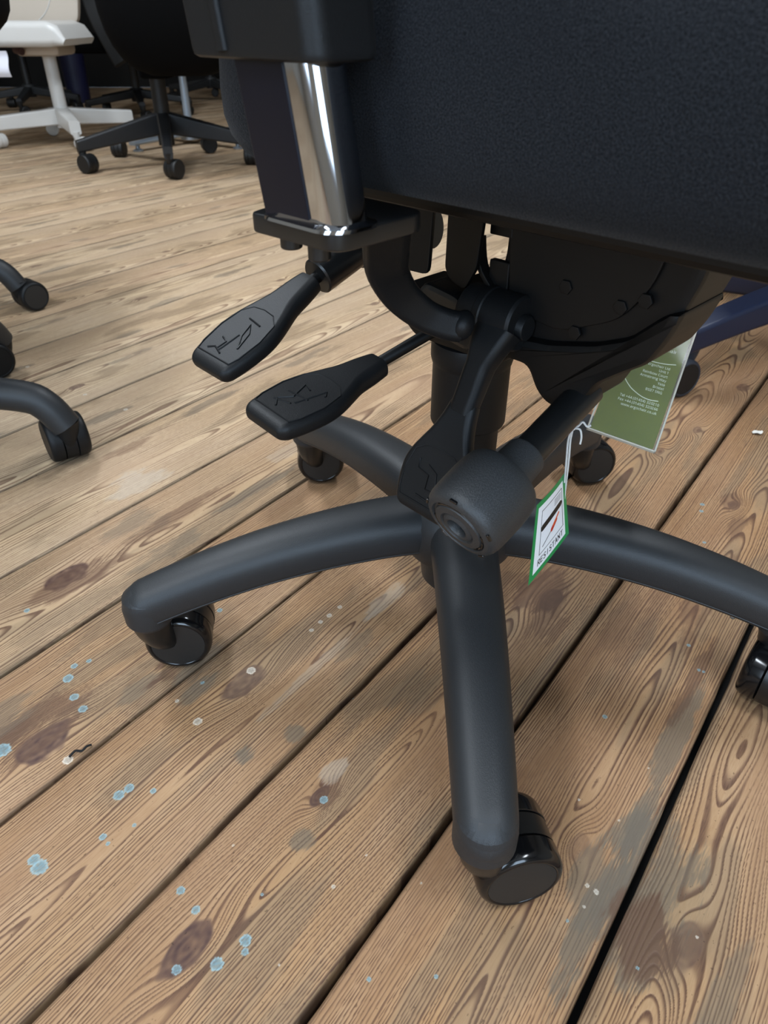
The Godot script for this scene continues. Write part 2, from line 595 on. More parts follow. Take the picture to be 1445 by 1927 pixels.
func build_floor() -> void:
	var g := Geo.new()
	g.add(boxat(Vector3(ROOM[0] - 0.2, -0.25, ROOM[2] - 0.2), Vector3(ROOM[1] + 0.2, -0.0225, ROOM[3] + 0.2), 0.005))
	var under := mat(Color(0.05, 0.042, 0.035), 1.0)
	var fl := struct_node("floor", g, under, "worn wooden board floor with paint drips and dark gaps")
	var n := EDGES.size() - 1
	board_pixels.resize(n)
	var job := WorkerThreadPool.add_group_task(paint_board, n, -1, true)
	WorkerThreadPool.wait_for_group_task_completion(job)
	var mats := []
	for b in n:
		var im := Image.create_from_data(TW, TH, false, Image.FORMAT_RGB8, board_pixels[b][0])
		var hm := Image.create_from_data(TW, TH, false, Image.FORMAT_L8, board_pixels[b][1])
		var m := mat(Color(1, 1, 1), 0.62, 0.0, 0.35)
		m.albedo_texture = ImageTexture.create_from_image(im)
		m.heightmap_enabled = true
		m.heightmap_texture = ImageTexture.create_from_image(hm)
		m.heightmap_scale = 0.06
		m.texture_repeat = true
		mats.append(m)
	board_pixels.clear()
	var turn := Basis(Vector3.UP, AZ)
	var edges := EDGES.duplicate()
	var w: float = EDGES[-1]
	while w > -8.6:
		w -= 0.1475
		edges.append(w)
	w = EDGES[0]
	while w < 3.6:
		w += 0.148
		edges.push_front(w)
	var first := edges.find(EDGES[0])
	for i in edges.size() - 1:
		var near := i >= first and i < first + n
		var ga: float = GAPS[i - first] if i >= first and i < first + n + 1 else 0.002
		var gb: float = GAPS[i - first + 1] if near and i + 1 - first < GAPS.size() else 0.002
		var hi: float = edges[i] - ga / 2
		var lo: float = edges[i + 1] + gb / 2
		var sa := board_span(hi)
		var sb := board_span(lo)
		if sa[1] - sa[0] < 0.3 or sb[1] - sb[0] < 0.3:
			continue
		var m: StandardMaterial3D
		if near:
			m = mats[i - first]
		else:
			m = mats[6 + (i * 7 + 3) % 3]
		var o := obj("plank", board_mesh(hi, lo, sa, sb, 0.0009 if near and i - first < 8 else 0.0, 300 + i), m, fl)
		o.transform = Transform3D(turn, Vector3(0, rng.randf_range(-0.0007, 0.0), 0))
	# nail heads sunk in the boards
	var nail := mat(Color(0.30, 0.28, 0.26), 0.5, 0.4)
	for p in [Vector2(0.311, 0.006)]:
		var ng := Geo.new()
		ng.add(lathe([[0.0, 0.0006], [0.0022, 0.0005], [0.0027, 0.0], [0.0025, -0.001]], 14))
		obj("nail_head", ng, nail, fl).position = Vector3(p.x, 0.0, p.y)

func _ready() -> void:
	rng.seed = 7
	var cam := Camera3D.new()
	cam.name = "camera"
	add_child(cam)
	cam.position = Vector3(-0.077, 0.55, 0.587)
	cam.rotation = Vector3(deg_to_rad(-35.0), 0, 0)
	cam.fov = rad_to_deg(2.0 * atan(963.5 / 1338.0))
	cam.near = 0.02
	cam.far = 40.0
	cam.current = true
	var lens := CameraAttributesPhysical.new()
	lens.frustum_focal_length = 12.0 / tan(deg_to_rad(cam.fov) / 2.0)
	lens.frustum_focus_distance = 0.60
	lens.exposure_aperture = 9.0
	cam.attributes = lens
	var env := Environment.new()
	env.background_mode = Environment.BG_COLOR
	env.background_color = Color(0.55, 0.62, 0.7)
	env.tonemap_mode = Environment.TONE_MAPPER_LINEAR
	env.tonemap_exposure = 1.56
	env.sdfgi_enabled = true
	env.ssao_enabled = true
	env.ssil_enabled = true
	var we := WorldEnvironment.new()
	we.name = "world"
	we.environment = env
	add_child(we)
	build_lights()
	build_windows()
	build_room()
	build_floor()
	build_chair()
	white_tag()
	green_card()
	other_chairs()
	litter()

const LAMPS := [[-1.6, -1.6, 1.1, "white fluorescent ceiling light above the left swivel chairs"], [-1.6, 1.0, 0.9, "white fluorescent ceiling light above the floor left of the camera"], [1.0, -1.6, 0.8, "white fluorescent ceiling light above the blue chair"], [1.0, 1.0, 0.8, "white fluorescent ceiling light above the floor right of the camera"]]
const WINDOWS := [[-1.9, 1.0], [0.7, 1.0]]
const LIGHT := 1.0

func build_lights() -> void:
	var glow := mat(Color(0.95, 0.97, 1.0), 0.4)
	glow.emission_enabled = true
	glow.emission = Color(0.9, 0.95, 1.0)
	glow.emission_energy_multiplier = 3.0
	var shell := mat(Color(0.85, 0.86, 0.87), 0.4)
	for p in LAMPS:
		var t := thing("ceiling_light", p[3], "ceiling light", Vector3(p[0], 2.93, p[1]), 0.0, "ceiling lights over the floor")
		var g := Geo.new()
		g.add(boxat(Vector3(-0.2, 0.0, -0.65), Vector3(0.2, 0.07, 0.65), 0.01))
		obj("light_housing", g, shell, t)
		var d := Geo.new()
		d.add(boxat(Vector3(-0.18, -0.012, -0.62), Vector3(0.18, 0.0, 0.62), 0.004))
		obj("light_diffuser", d, glow, t)
		var a := AreaLight3D.new()
		a.name = "light"
		a.area_size = Vector2(0.36, 1.24)
		a.area_normalize_energy = false
		a.light_color = Color(0.93, 0.965, 1.0)
		a.light_energy = 9.0 * LIGHT * p[2]
		a.area_range = 20.0
		a.area_attenuation = 2.0
		a.shadow_enabled = true
		a.rotation = Vector3(-PI / 2, 0, 0)
		a.position = Vector3(0, -0.02, 0)
		t.add_child(a)

func build_windows() -> void:
	# tall shop windows in the wall behind the camera
	var frame := mat(Color(0.75, 0.74, 0.72), 0.5)
	var day := mat(Color(0.5, 0.55, 0.6), 0.1)
	day.emission_enabled = true
	day.emission = Color(0.80, 0.90, 1.0)
	day.emission_energy_multiplier = 2.4
	var z: float = ROOM[3]
	var n := 0
	for w in WINDOWS:
		n += 1
		var g := Geo.new()
		for e in [[-0.75, 0.5, -0.68, 2.6], [0.68, 0.5, 0.75, 2.6], [-0.03, 0.57, 0.03, 2.53], [-0.75, 0.5, 0.75, 0.57], [-0.75, 2.53, 0.75, 2.6]]:
			g.add(boxat(Vector3(w[0] + e[0], e[1], z - 0.05), Vector3(w[0] + e[2], e[3], z - 0.001), 0.004))
		var o := struct_node("window_%d" % n, g, frame, "tall daylight window behind the camera")
		g = Geo.new()
		g.add(boxat(Vector3(w[0] - 0.7, 0.55, z - 0.02), Vector3(w[0] + 0.7, 2.55, z - 0.012), 0.001))
		obj("window_pane", g, day, o)
		var a := AreaLight3D.new()
		a.name = "daylight"
		a.area_size = Vector2(1.3, 1.9)
		a.area_normalize_energy = false
		a.light_color = Color(0.80, 0.90, 1.0)
		a.light_energy = 1.3 * LIGHT * w[1]
		a.area_range = 20.0
		a.area_attenuation = 2.0
		a.shadow_enabled = true
		a.position = Vector3(w[0], 1.55, z - 0.06)
		o.add_child(a)

func build_room() -> void:
	var wall := mat(Color(0.60, 0.58, 0.54), 0.9)
	var dark := mat(Color(0.055, 0.05, 0.045), 0.9)
	var white := mat(Color(0.75, 0.74, 0.72), 0.9)
	var x0: float = ROOM[0]
	var x1: float = ROOM[1]
	var z0: float = ROOM[2]
	var z1: float = ROOM[3]
	var parts := [
		["wall_left", Vector3(x0 - 0.2, 0, z0), Vector3(x0, 3.0, z1), wall, "plain side wall of the showroom beyond the chairs"],
		["wall_right", Vector3(x1, 0, z0), Vector3(x1 + 0.2, 3.0, z1), wall, "plain side wall of the showroom on the blue chair side"],
		["wall_back", Vector3(x0 - 0.2, 0, z0 - 0.2), Vector3(x1 + 0.2, 3.0, z0), dark, "dark far wall behind the stored chairs"],
		["wall_front", Vector3(x0 - 0.2, 0, z1), Vector3(x1 + 0.2, 3.0, z1 + 0.2), wall, "plain wall behind the camera"],
		["ceiling", Vector3(x0 - 0.2, 3.0, z0 - 0.2), Vector3(x1 + 0.2, 3.2, z1 + 0.2), white, "plain pale ceiling with fluorescent lights"]]
	for p in parts:
		var g := Geo.new()
		g.add(boxat(p[1], p[2], 0.002))
		struct_node(p[0], g, p[3], p[4])

# ------------------------------------------------------------------ the main chair
var M := {}

func make_materials() -> void:
	var fine := noise_tex(0.11, 5, 256, 2, 3.0)
	M.base = grainy(mat(Color(0.135, 0.142, 0.15), 0.50, 0.0, 0.5), fine, 34.0, 0.35)
	M.plastic = grainy(mat(Color(0.075, 0.078, 0.083), 0.48, 0.0, 0.36), fine, 40.0, 0.3)
	M.smooth = mat(Color(0.075, 0.077, 0.08), 0.34)
	M.gloss = mat(Color(0.055, 0.055, 0.06), 0.14)
	M.knob = grainy(mat(Color(0.175, 0.18, 0.185), 0.5), fine, 30.0, 0.5)
	M.navy = mat(Color(0.062, 0.064, 0.10), 0.32, 0.0, 0.3)  # colour of the reflection painted on the armrest post
	M.face = mat(Color(0.12, 0.115, 0.11), 0.5)
	M.steel = mat(Color(0.017, 0.017, 0.018), 0.5, 0.0, 0.4)
	M.chrome = mat(Color(0.72, 0.73, 0.75), 0.07, 1.0)
	M.blackchrome = mat(Color(0.26, 0.26, 0.32), 0.07, 1.0)
	M.fabric = grainy(mat(Color(0.158, 0.165, 0.178), 0.95, 0.0, 0.2), noise_tex(0.35, 9, 256, 3, 4.0), 16.0, 0.35)
	M.fabric.rim_enabled = true
	M.fabric.rim = 0.35
	M.fabric.albedo_texture = noise_tex(0.30, 21, 512, 3, 0.0, [Color(0.36, 0.37, 0.40), Color(1, 1, 1), 0.28, 0.66])
	M.fabric.uv1_scale = Vector3.ONE * 7.0

func leg_ring(r: float, cy: float, hw: float, hh: float) -> PackedVector3Array:
	# upright ring at distance r from the hub, rounded above and a little flatter below
	var o := PackedVector3Array()
	for i in 28:
		var a := TAU * i / 28.0
		var c := cos(a)
		var s := sin(a)
		var p := 0.86 if s > 0 else 0.62
		o.append(Vector3(signf(c) * pow(absf(c), p) * hw, cy + signf(s) * pow(absf(s), p) * hh, r))
	return o

func base_leg() -> Geo:
	var g := Geo.new()
	var key := [[0.02, 0.133, 0.033, 0.026], [0.06, 0.137, 0.031, 0.026], [0.10, 0.1375, 0.0295, 0.0255], [0.15, 0.1345, 0.028, 0.0245], [0.20, 0.128, 0.0262, 0.0236], [0.25, 0.1175, 0.0244, 0.0228], [0.29, 0.1065, 0.023, 0.022], [0.312, 0.0995, 0.0222, 0.0217]]
	var rings := []
	for i in key.size() - 1:
		for k in 4:
			var f := k / 4.0
			var q := []
			for c in 4:
				q.append(cubic_interpolate(key[i][c], key[i + 1][c], key[maxi(i - 1, 0)][c], key[mini(i + 2, key.size() - 1)][c], f))
			rings.append(leg_ring(q[0], q[1], q[2], q[3]))
	for k in 8:
		var a := PI / 2 * k / 7.5
		rings.append(leg_ring(0.312 + sin(a) * 0.0235, 0.0995 - 0.005 * sin(a), 0.0222 * cos(a), 0.0217 * cos(a)))
	g.add(loft(rings))
	# moulding seam low on either side
	for sd in [-1.0, 1.0]:
		var seam := []
		for q in key:
			seam.append(Vector3(sd * q[2] * 0.90, q[1] - q[3] * 0.62, q[0]))
		g.add(tube(curve(seam, 4), 0.0012, 6))
	# the socket that takes the castor stem
	var sock := lathe([[0.0, 0.0765], [0.0175, 0.0765], [0.0205, 0.0775], [0.0218, 0.080], [0.0225, 0.0815], [0.0226, 0.095], [0.021, 0.108], [0.012, 0.116], [0.0, 0.117]], 32)
	g.add(sock, Transform3D(Basis(), Vector3(0, 0, 0.3125)))
	return g

func castor(parent: Node3D, stem: Vector3, centre: Vector3, axle: Vector3, r: float, m_hood: Material, m_tread: Material, m_face: Material, called := "castor") -> Node3D:
	axle = axle.normalized()
	var side := axle.cross(Vector3.UP)
	var b := Basis(axle, Vector3.UP, axle.cross(Vector3.UP)).orthonormalized()
	var c := spot(called, parent, centre, b)
	var inv := c.transform.affine_inverse()
	var hub := inv * stem
	# hood between the wheels, reaching up to the stem
	var g := Geo.new()
	var drum := lathe([[0.0, -0.0085], [r * 0.985, -0.0085], [r * 0.985, 0.0085], [0.0, 0.0085]], 40)
	g.add(drum, Transform3D(Basis(Vector3(0, 0, 1), PI / 2), Vector3.ZERO))
	var hp := curve([Vector3(hub.x, hub.y + 0.012, hub.z), Vector3(hub.x * 0.96, hub.y - 0.008, hub.z * 0.96), Vector3(hub.x * 0.72, hub.y - 0.026, hub.z * 0.72), Vector3(hub.x * 0.25, -0.004, hub.z * 0.25)], 4)
	g.add(sweep(hp, func(i): return rrect(lerpf(0.036, 0.022, i / 12.0), lerpf(0.036, 0.020, i / 12.0), 0.012, 4), axle))
	obj("hood", g, m_hood, c)
	for s in [-1.0, 1.0]:
		var w := Geo.new()
		var p := [[0.0, 0.0095], [r - 0.0015, 0.0095], [r, 0.0105], [r, 0.0205], [r - 0.0008, 0.0245], [r - 0.0025, 0.0272], [r - 0.0050, 0.0285], [r - 0.0062, 0.0283], [r - 0.0068, 0.0276], [0.0, 0.0276]]
		w.add(lathe(p, 48), Transform3D(Basis(Vector3(0, 0, 1), -PI / 2 * s), Vector3.ZERO))
		obj("wheel", w, m_tread, c)
		var f := Geo.new()
		f.add(lathe([[0.0, 0.0272], [r - 0.0069, 0.0272], [r - 0.0069, 0.0279], [r - 0.010, 0.02815], [0.0, 0.0284]], 40), Transform3D(Basis(Vector3(0, 0, 1), -PI / 2 * s), Vector3.ZERO))
		obj("wheel_disc", f, m_face, c)
	return c

func L(x: float, z: float, y := 0.0) -> Vector3:
	# a point of the floor plan in the chair's own axes
	return Vector3((x + z) * 0.70711, y, (z - x) * 0.70711)

func build_chair() -> void:
	make_materials()
	var t := thing("office_chair", "black upholstered swivel chair in front, with levers and tags under its seat", "chair", Vector3.ZERO, -PI / 4)
	# five-star base
	var hub := Geo.new()
	hub.add(lathe([[0.0, 0.058], [0.034, 0.058], [0.037, 0.062], [0.040, 0.09], [0.055, 0.104], [0.062, 0.125], [0.060, 0.148], [0.052, 0.160], [0.040, 0.1665], [0.0, 0.168]], 48))
	var base := obj("star_base", hub, M.base, t)
	var leg := base_leg().mesh()
	var stems := []
	for k in 5:
		var a := deg_to_rad(43.62 + 72.0 * k)
		var o := obj("base_leg", leg, M.base, base)
		o.rotation.y = a
		stems.append(Vector3(sin(a) * 0.3125, 0.070, cos(a) * 0.3125))
	# castors: middle of the wheel pair, as they stand
	var where := [L(0.018, 0.292), L(0.300, 0.120), L(0.212, -0.290), L(-0.168, -0.296), L(-0.286, 0.054)]
	var axles := [L(0.20, 0.98), L(0.75, 0.66), L(0.22, 0.97), L(0.10, 0.99), L(0.12, 0.99)]
	for k in 5:
		castor(t, stems[k], where[k] + Vector3(0, 0.0332, 0), axles[k], 0.033, M.smooth, M.gloss, M.face)
	build_upper(t)

func paddle(called: String, parent: Node3D, a: Vector3, b: Vector3, face: Vector3, wide: float, thick: float, icon: Array, neck := 0.0115) -> MeshInstance3D:
	# a flat hand lever: y runs from its neck to its tip, z is the face with the moulded sign
	var f := along(b - a, face)
	var l := a.distance_to(b)
	var prof := [[0.0, neck, 0.0085], [0.04, neck + 0.0008, 0.0092], [0.14, neck + 0.0028, 0.0095], [0.27, wide * 0.58, 0.0092], [0.38, wide * 0.74, 0.0086], [0.49, wide * 0.9, 0.0082], [0.60, wide, 0.008], [0.72, wide, 0.008], [0.84, wide * 0.94, 0.008], [0.92, wide * 0.87, 0.0079]]
	var rings := []
	for i in prof.size() - 1:
		for k in 3:
			var q := []
			for c in 3:
				q.append(cubic_interpolate(prof[i][c], prof[i + 1][c], prof[maxi(i - 1, 0)][c], prof[mini(i + 2, prof.size() - 1)][c], k / 3.0))
			rings.append(q)
	for k in 7:
		var an := PI / 2 * k / 6.4
		rings.append([0.92 + 0.08 * sin(an), wide * (0.87 - 0.05 * sin(an) - 0.24 * (1.0 - cos(an))), 0.0079 * (1.0 - 0.75 * (1.0 - cos(an)))])
	var out := []
	for q in rings:
		var r := PackedVector3Array()
		var hh: float = q[2] * thick / 0.008
		for p in rrect(q[1] * 2.0, hh * 2.0, minf(hh * 0.85, q[1]), 5):
			r.append(a + f * Vector3(p.x, q[0] * l, p.y))
		out.append(r)
	var g := Geo.new()
	g.add(loft(out))
	var o := obj(called, g, M.plastic, parent)
	# raised outline of the sign field, and the sign
	var rim := Geo.new()
	var field := [Vector2(-0.42, 0.435), Vector2(0.05, 0.42), Vector2(0.46, 0.435), Vector2(0.74, 0.50), Vector2(0.86, 0.66), Vector2(0.80, 0.84), Vector2(0.70, 0.91), Vector2(-0.70, 0.91), Vector2(-0.80, 0.84), Vector2(-0.86, 0.66), Vector2(-0.74, 0.50), Vector2(-0.42, 0.435)]
	var line := []
	for p in field:
		line.append(a + f * Vector3(p.x * wide * 0.98, p.y * l, thick * 1.0))
	rim.add(tube(line, 0.0007, 6))
	obj("sign_border", rim, M.plastic, o)
	var sg := Geo.new()
	for s in icon:
		var path := []
		for p in s:
			path.append(a + f * Vector3(p.x * wide, (0.68 - p.y * 0.20) * l, thick * 1.0))
		sg.add(tube(path, 0.0009, 6))
	obj("moulded_sign", sg, M.plastic, o)
	return o

func build_upper(t: Node3D) -> void:
	# gas column with stepped cover
	var g := Geo.new()
	g.add(lathe([[0.0, 0.10], [0.0285, 0.10], [0.0290, 0.242], [0.0295, 0.2435], [0.0335, 0.2440], [0.0342, 0.2460], [0.0342, 0.300], [0.0352, 0.3025], [0.0362, 0.307], [0.0362, 0.316], [0.0350, 0.321], [0.030, 0.3235], [0.0, 0.325]], 56))
	obj("gas_column", g, M.plastic, t, 30.0)
	# mechanism housing under the seat
	var outline := rounded([Vector2(-0.055, 0.338), Vector2(-0.036, 0.3225), Vector2(0.052, 0.3225), Vector2(0.064, 0.3345), Vector2(0.082, 0.3345), Vector2(0.090, 0.324), Vector2(0.097, 0.3135), Vector2(0.120, 0.3105), Vector2(0.132, 0.316), Vector2(0.141, 0.338), Vector2(0.156, 0.350), Vector2(0.173, 0.363), Vector2(0.183, 0.383), Vector2(0.190, 0.404), Vector2(0.195, 0.42), Vector2(0.202, 0.468), Vector2(0.052, 0.468), Vector2(0.050, 0.405), Vector2(0.036, 0.374), Vector2(-0.005, 0.362), Vector2(-0.055, 0.366)], 0.008, 4)
	g = Geo.new()
	g.add(slab(outline, -0.020, 0.036, 0.004))
	var house := obj("seat_mechanism", g, M.steel, t)
	# rolled lower shell with a proud lip
	var lip := rounded([Vector2(0.050, 0.352), Vector2(0.052, 0.3345), Vector2(0.084, 0.3345), Vector2(0.094, 0.318), Vector2(0.104, 0.3105), Vector2(0.121, 0.309), Vector2(0.132, 0.316), Vector2(0.142, 0.338), Vector2(0.157, 0.350), Vector2(0.175, 0.363), Vector2(0.185, 0.383), Vector2(0.191, 0.402), Vector2(0.178, 0.396), Vector2(0.158, 0.376), Vector2(0.135, 0.366), Vector2(0.100, 0.357)], 0.006, 4)
	g = Geo.new()
	g.add(slab(lip, -0.023, 0.044, 0.006))
	obj("lower_shell", g, M.steel, house)
	# stamped side plate with its bolts and holes
	g = Geo.new()
	g.add(slab(rounded([Vector2(0.060, 0.372), Vector2(0.105, 0.366), Vector2(0.148, 0.385), Vector2(0.166, 0.410), Vector2(0.176, 0.452), Vector2(0.052, 0.452)], 0.012, 4), 0.036, 0.0395, 0.001))
	obj("side_plate", g, M.steel, house)
	for p in [Vector2(0.106, 0.398), Vector2(0.148, 0.394), Vector2(0.118, 0.369), Vector2(0.164, 0.402)]:
		g = Geo.new()
		var hexp := PackedVector2Array()
		for i in 6:
			hexp.append(p + Vector2(cos(TAU * i / 6), sin(TAU * i / 6)) * 0.0052)
		g.add(slab(hexp, 0.039, 0.0412, 0.0006))
		obj("bolt", g, M.steel, house)
	# plates that hang below the seat pan, floor showing between them
	g = Geo.new()
	g.add(slab(rounded([Vector2(-0.088, 0.458), Vector2(-0.088, 0.392), Vector2(-0.072, 0.3815), Vector2(-0.011, 0.3835), Vector2(-0.006, 0.458)], 0.006, 3), 0.046, 0.05, 0.0008))
	obj("hanger_plate", g, M.steel, house)
	g = Geo.new()
	g.add(slab(rounded([Vector2(0.007, 0.458), Vector2(0.006, 0.392), Vector2(0.012, 0.384), Vector2(0.026, 0.380), Vector2(0.036, 0.398), Vector2(0.042, 0.458)], 0.004, 3), 0.046, 0.05, 0.0008))
	obj("hanger_plate", g, M.steel, house)
	g = Geo.new()
	g.add(sweep(curve([Vector3(0.030, 0.418, 0.040), Vector3(0.034, 0.398, 0.040), Vector3(0.046, 0.384, 0.040), Vector3(0.056, 0.374, 0.040)], 4), func(_i): return rrect(0.010, 0.004, 0.001, 2)))
	g.add(boxat(Vector3(0.0, 0.362, -0.03), Vector3(0.05, 0.378, 0.034), 0.003))
	g.add(boxat(Vector3(0.038, 0.421, 0.034), Vector3(0.058, 0.462, 0.040), 0.001))
	g.add(boxat(Vector3(0.040, 0.378, 0.034), Vector3(0.058, 0.404, 0.040), 0.001))
	obj("spring_strap", g, M.steel, house)
	g = Geo.new()
	g.add(boxat(Vector3(-0.10, 0.452, -0.13), Vector3(0.30, 0.470, 0.13), 0.004))
	obj("seat_pan", g, M.steel, t)
	# the seat
	build_seat(t)
	# back rest above the frame, on its bar behind the seat
	var br := []
	for q in [[0.62, 0.16, 0.030], [0.635, 0.195, 0.042], [0.70, 0.215, 0.050], [0.85, 0.222, 0.052], [1.0, 0.212, 0.048], [1.10, 0.18, 0.042], [1.13, 0.14, 0.028]]:
		var r := PackedVector3Array()
		for p in rrect(q[2] * 2.0, q[1] * 2.0, 0.040 * q[2] / 0.05, 8):
			r.append(Vector3(-0.215 - (q[0] - 0.62) * 0.16 + p.x, q[0], -p.y))
		br.append(r)
	g = Geo.new()
	g.add(loft(br))
	obj("backrest_cushion", g, M.fabric, t, 60.0)
	g = Geo.new()
	g.add(sweep(curve([Vector3(-0.02, 0.455, -0.01), Vector3(-0.18, 0.452, -0.01), Vector3(-0.275, 0.50, -0.01), Vector3(-0.30, 0.62, -0.01), Vector3(-0.315, 0.86, -0.01)], 6), func(_i): return rrect(0.06, 0.014, 0.005, 3)))
	obj("backrest_bar", g, M.smooth, t)
	# arm rest: plate, post, sleeve, bracket
	var po := rounded([Vector2(0.036, -0.2435), Vector2(0.101, -0.2415), Vector2(0.100, -0.176), Vector2(0.034, -0.176), Vector2(0.033, -0.232)], 0.012, 5)
	g = Geo.new()
	g.add(slab(po, 0.4565, 0.4665, 0.0016), Transform3D(Basis(Vector3.RIGHT, -PI / 2), Vector3.ZERO))
	var arm := obj("armrest_plate", g, M.smooth, t)
	for p in [Vector2(0.042, 0.222), Vector2(0.070, 0.226)]:
		g = Geo.new()
		g.add(lathe([[0.0, 0.4455], [0.0052, 0.4455], [0.006, 0.4463], [0.006, 0.4545], [0.0, 0.4545]], 20), Transform3D(Basis(), Vector3(p.x, 0, p.y)))
		obj("bolt", g, M.smooth, arm)
	var rings := []
	for k in 9:
		var f := k / 8.0
		var r := PackedVector3Array()
		for p in rrect(0.0555, 0.027, 0.0118, 8):
			r.append(Vector3(0.0745 - 0.011 * f + p.x, lerpf(0.466, 0.545, f), 0.2285 + 0.004 * f - p.y))
		rings.append(r)
	g = Geo.new()
	g.add(loft(rings))
	var post := obj("armrest_post", g, M.chrome, t)
	# dark reflection in the chrome flat of the post, painted as a thin panel
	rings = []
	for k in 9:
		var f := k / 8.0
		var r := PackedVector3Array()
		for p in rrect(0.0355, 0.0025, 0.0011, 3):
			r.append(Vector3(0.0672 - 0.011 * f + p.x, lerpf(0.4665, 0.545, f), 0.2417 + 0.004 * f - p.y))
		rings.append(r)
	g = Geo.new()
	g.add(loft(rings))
	obj("dark_reflection", g, M.navy, post)
	rings = []
	for q in [[0.0665, 0.037, 0.4660], [0.0660, 0.0365, 0.4676], [0.0600, 0.031, 0.4686], [0.0565, 0.028, 0.4705]]:
		var r := PackedVector3Array()
		for p in rrect(q[0] - 0.004, q[1], 0.0150, 8):
			r.append(Vector3(0.0745 + p.x, q[2], 0.2285 - p.y))
		rings.append(r)
	g = Geo.new()
	g.add(loft(rings))
	obj("weld_collar", g, M.chrome, arm)
	rings = []
	for q in [[0.091, 0.036, 0.5335, 0.0], [0.094, 0.039, 0.5345, 0.0], [0.095, 0.040, 0.537, 0.0], [0.095, 0.041, 0.56, -0.003], [0.096, 0.042, 0.60, -0.008], [0.096, 0.042, 0.64, -0.012], [0.090, 0.038, 0.643, -0.012]]:
		var r := PackedVector3Array()
		for p in rrect(q[0], q[1], 0.010, 5):
			r.append(Vector3(0.0575 + q[3] + p.x, q[2], 0.2325 - p.y))
		rings.append(r)
	g = Geo.new()
	g.add(loft(rings))
	var sl := obj("armrest_sleeve", g, M.plastic, t)
	g = Geo.new()
	g.add(sweep([Vector3(0.042, 0.5365, 0.2525), Vector3(0.039, 0.56, 0.2532), Vector3(0.034, 0.60, 0.2538), Vector3(0.030, 0.64, 0.2540)], func(_i): return rrect(0.007, 0.004, 0.0018, 3), Vector3(0, 0, 1)))
	obj("sleeve_ridge", g, M.plastic, sl)
	# arm pad, above the frame
	g = Geo.new()
	g.add(boxat(Vector3(-0.08, 0.643, 0.19), Vector3(0.17, 0.67, 0.275), 0.012))
	obj("armrest_pad", g, M.plastic, t)
	# bent bracket from the plate in under the mechanism
	var bp := curve([Vector3(0.0735, 0.4563, 0.180), Vector3(0.0530, 0.4362, 0.160), Vector3(0.0365, 0.4152, 0.142), Vector3(0.0315, 0.3945, 0.124), Vector3(0.0365, 0.3786, 0.107), Vector3(0.0455, 0.3703, 0.093), Vector3(0.0520, 0.3675, 0.084)], 5)
	g = Geo.new()
	var nb := bp.size()
	g.add(sweep(bp, func(i): return rrect(lerpf(0.0285, 0.0215, smoothstep(6.0, 24.0, float(i))), lerpf(0.013, 0.016, float(i) / nb), 0.0055, 4), Vector3(0.32, 0.13, 0.33)))
	var sph := []
	for k in 9:
		var an := PI * k / 8.0 - PI / 2
		sph.append([cos(an) * 0.0112, sin(an) * 0.0085])
	g.add(lathe(sph, 24), Transform3D(along(Vector3(0.3, -0.1, -0.2)), Vector3(0.053, 0.3685, 0.083)))
	obj("armrest_bracket", g, M.plastic, t)
	g = Geo.new()
	g.add(slab(rounded([Vector2(0.00, 0.345), Vector2(-0.02, 0.36), Vector2(-0.005, 0.383), Vector2(0.03, 0.378), Vector2(0.05, 0.36), Vector2(0.045, 0.338)], 0.008, 3), 0.03, 0.062, 0.004))
	obj("bracket_block", g, M.smooth, house)
	g = Geo.new()
	g.add(rod(Vector3(0.012, 0.3905, 0.125), Vector3(0.020, 0.3925, 0.121), 0.003, 0.003, 12))
	obj("marker_stub", g, mat(Color(0.75, 0.08, 0.05), 0.5), t)
	build_levers(t)
	build_knob(t)

func build_seat(t: Node3D) -> void:
	var rings := []
	var prof := [[0.470, 0.075], [0.4695, 0.05], [0.4705, 0.030], [0.474, 0.0165], [0.480, 0.0085], [0.489, 0.0030], [0.500, 0.0004], [0.514, 0.0], [0.530, 0.0010], [0.546, 0.0036], [0.560, 0.009], [0.573, 0.018], [0.584, 0.034], [0.590, 0.06], [0.593, 0.11]]
	for q in prof:
		var r := PackedVector3Array()
		var d: float = q[1]
		for p in rrect(0.50 - 2 * d, 0.405 - 2 * d, 0.095 - d * 0.4, 12):
			r.append(Vector3(0.145 + p.x, q[0], -p.y))
		rings.append(r)
	var g := Geo.new()
	g.add(loft(rings))
	obj("seat_cushion", g, M.fabric, t, 60.0)

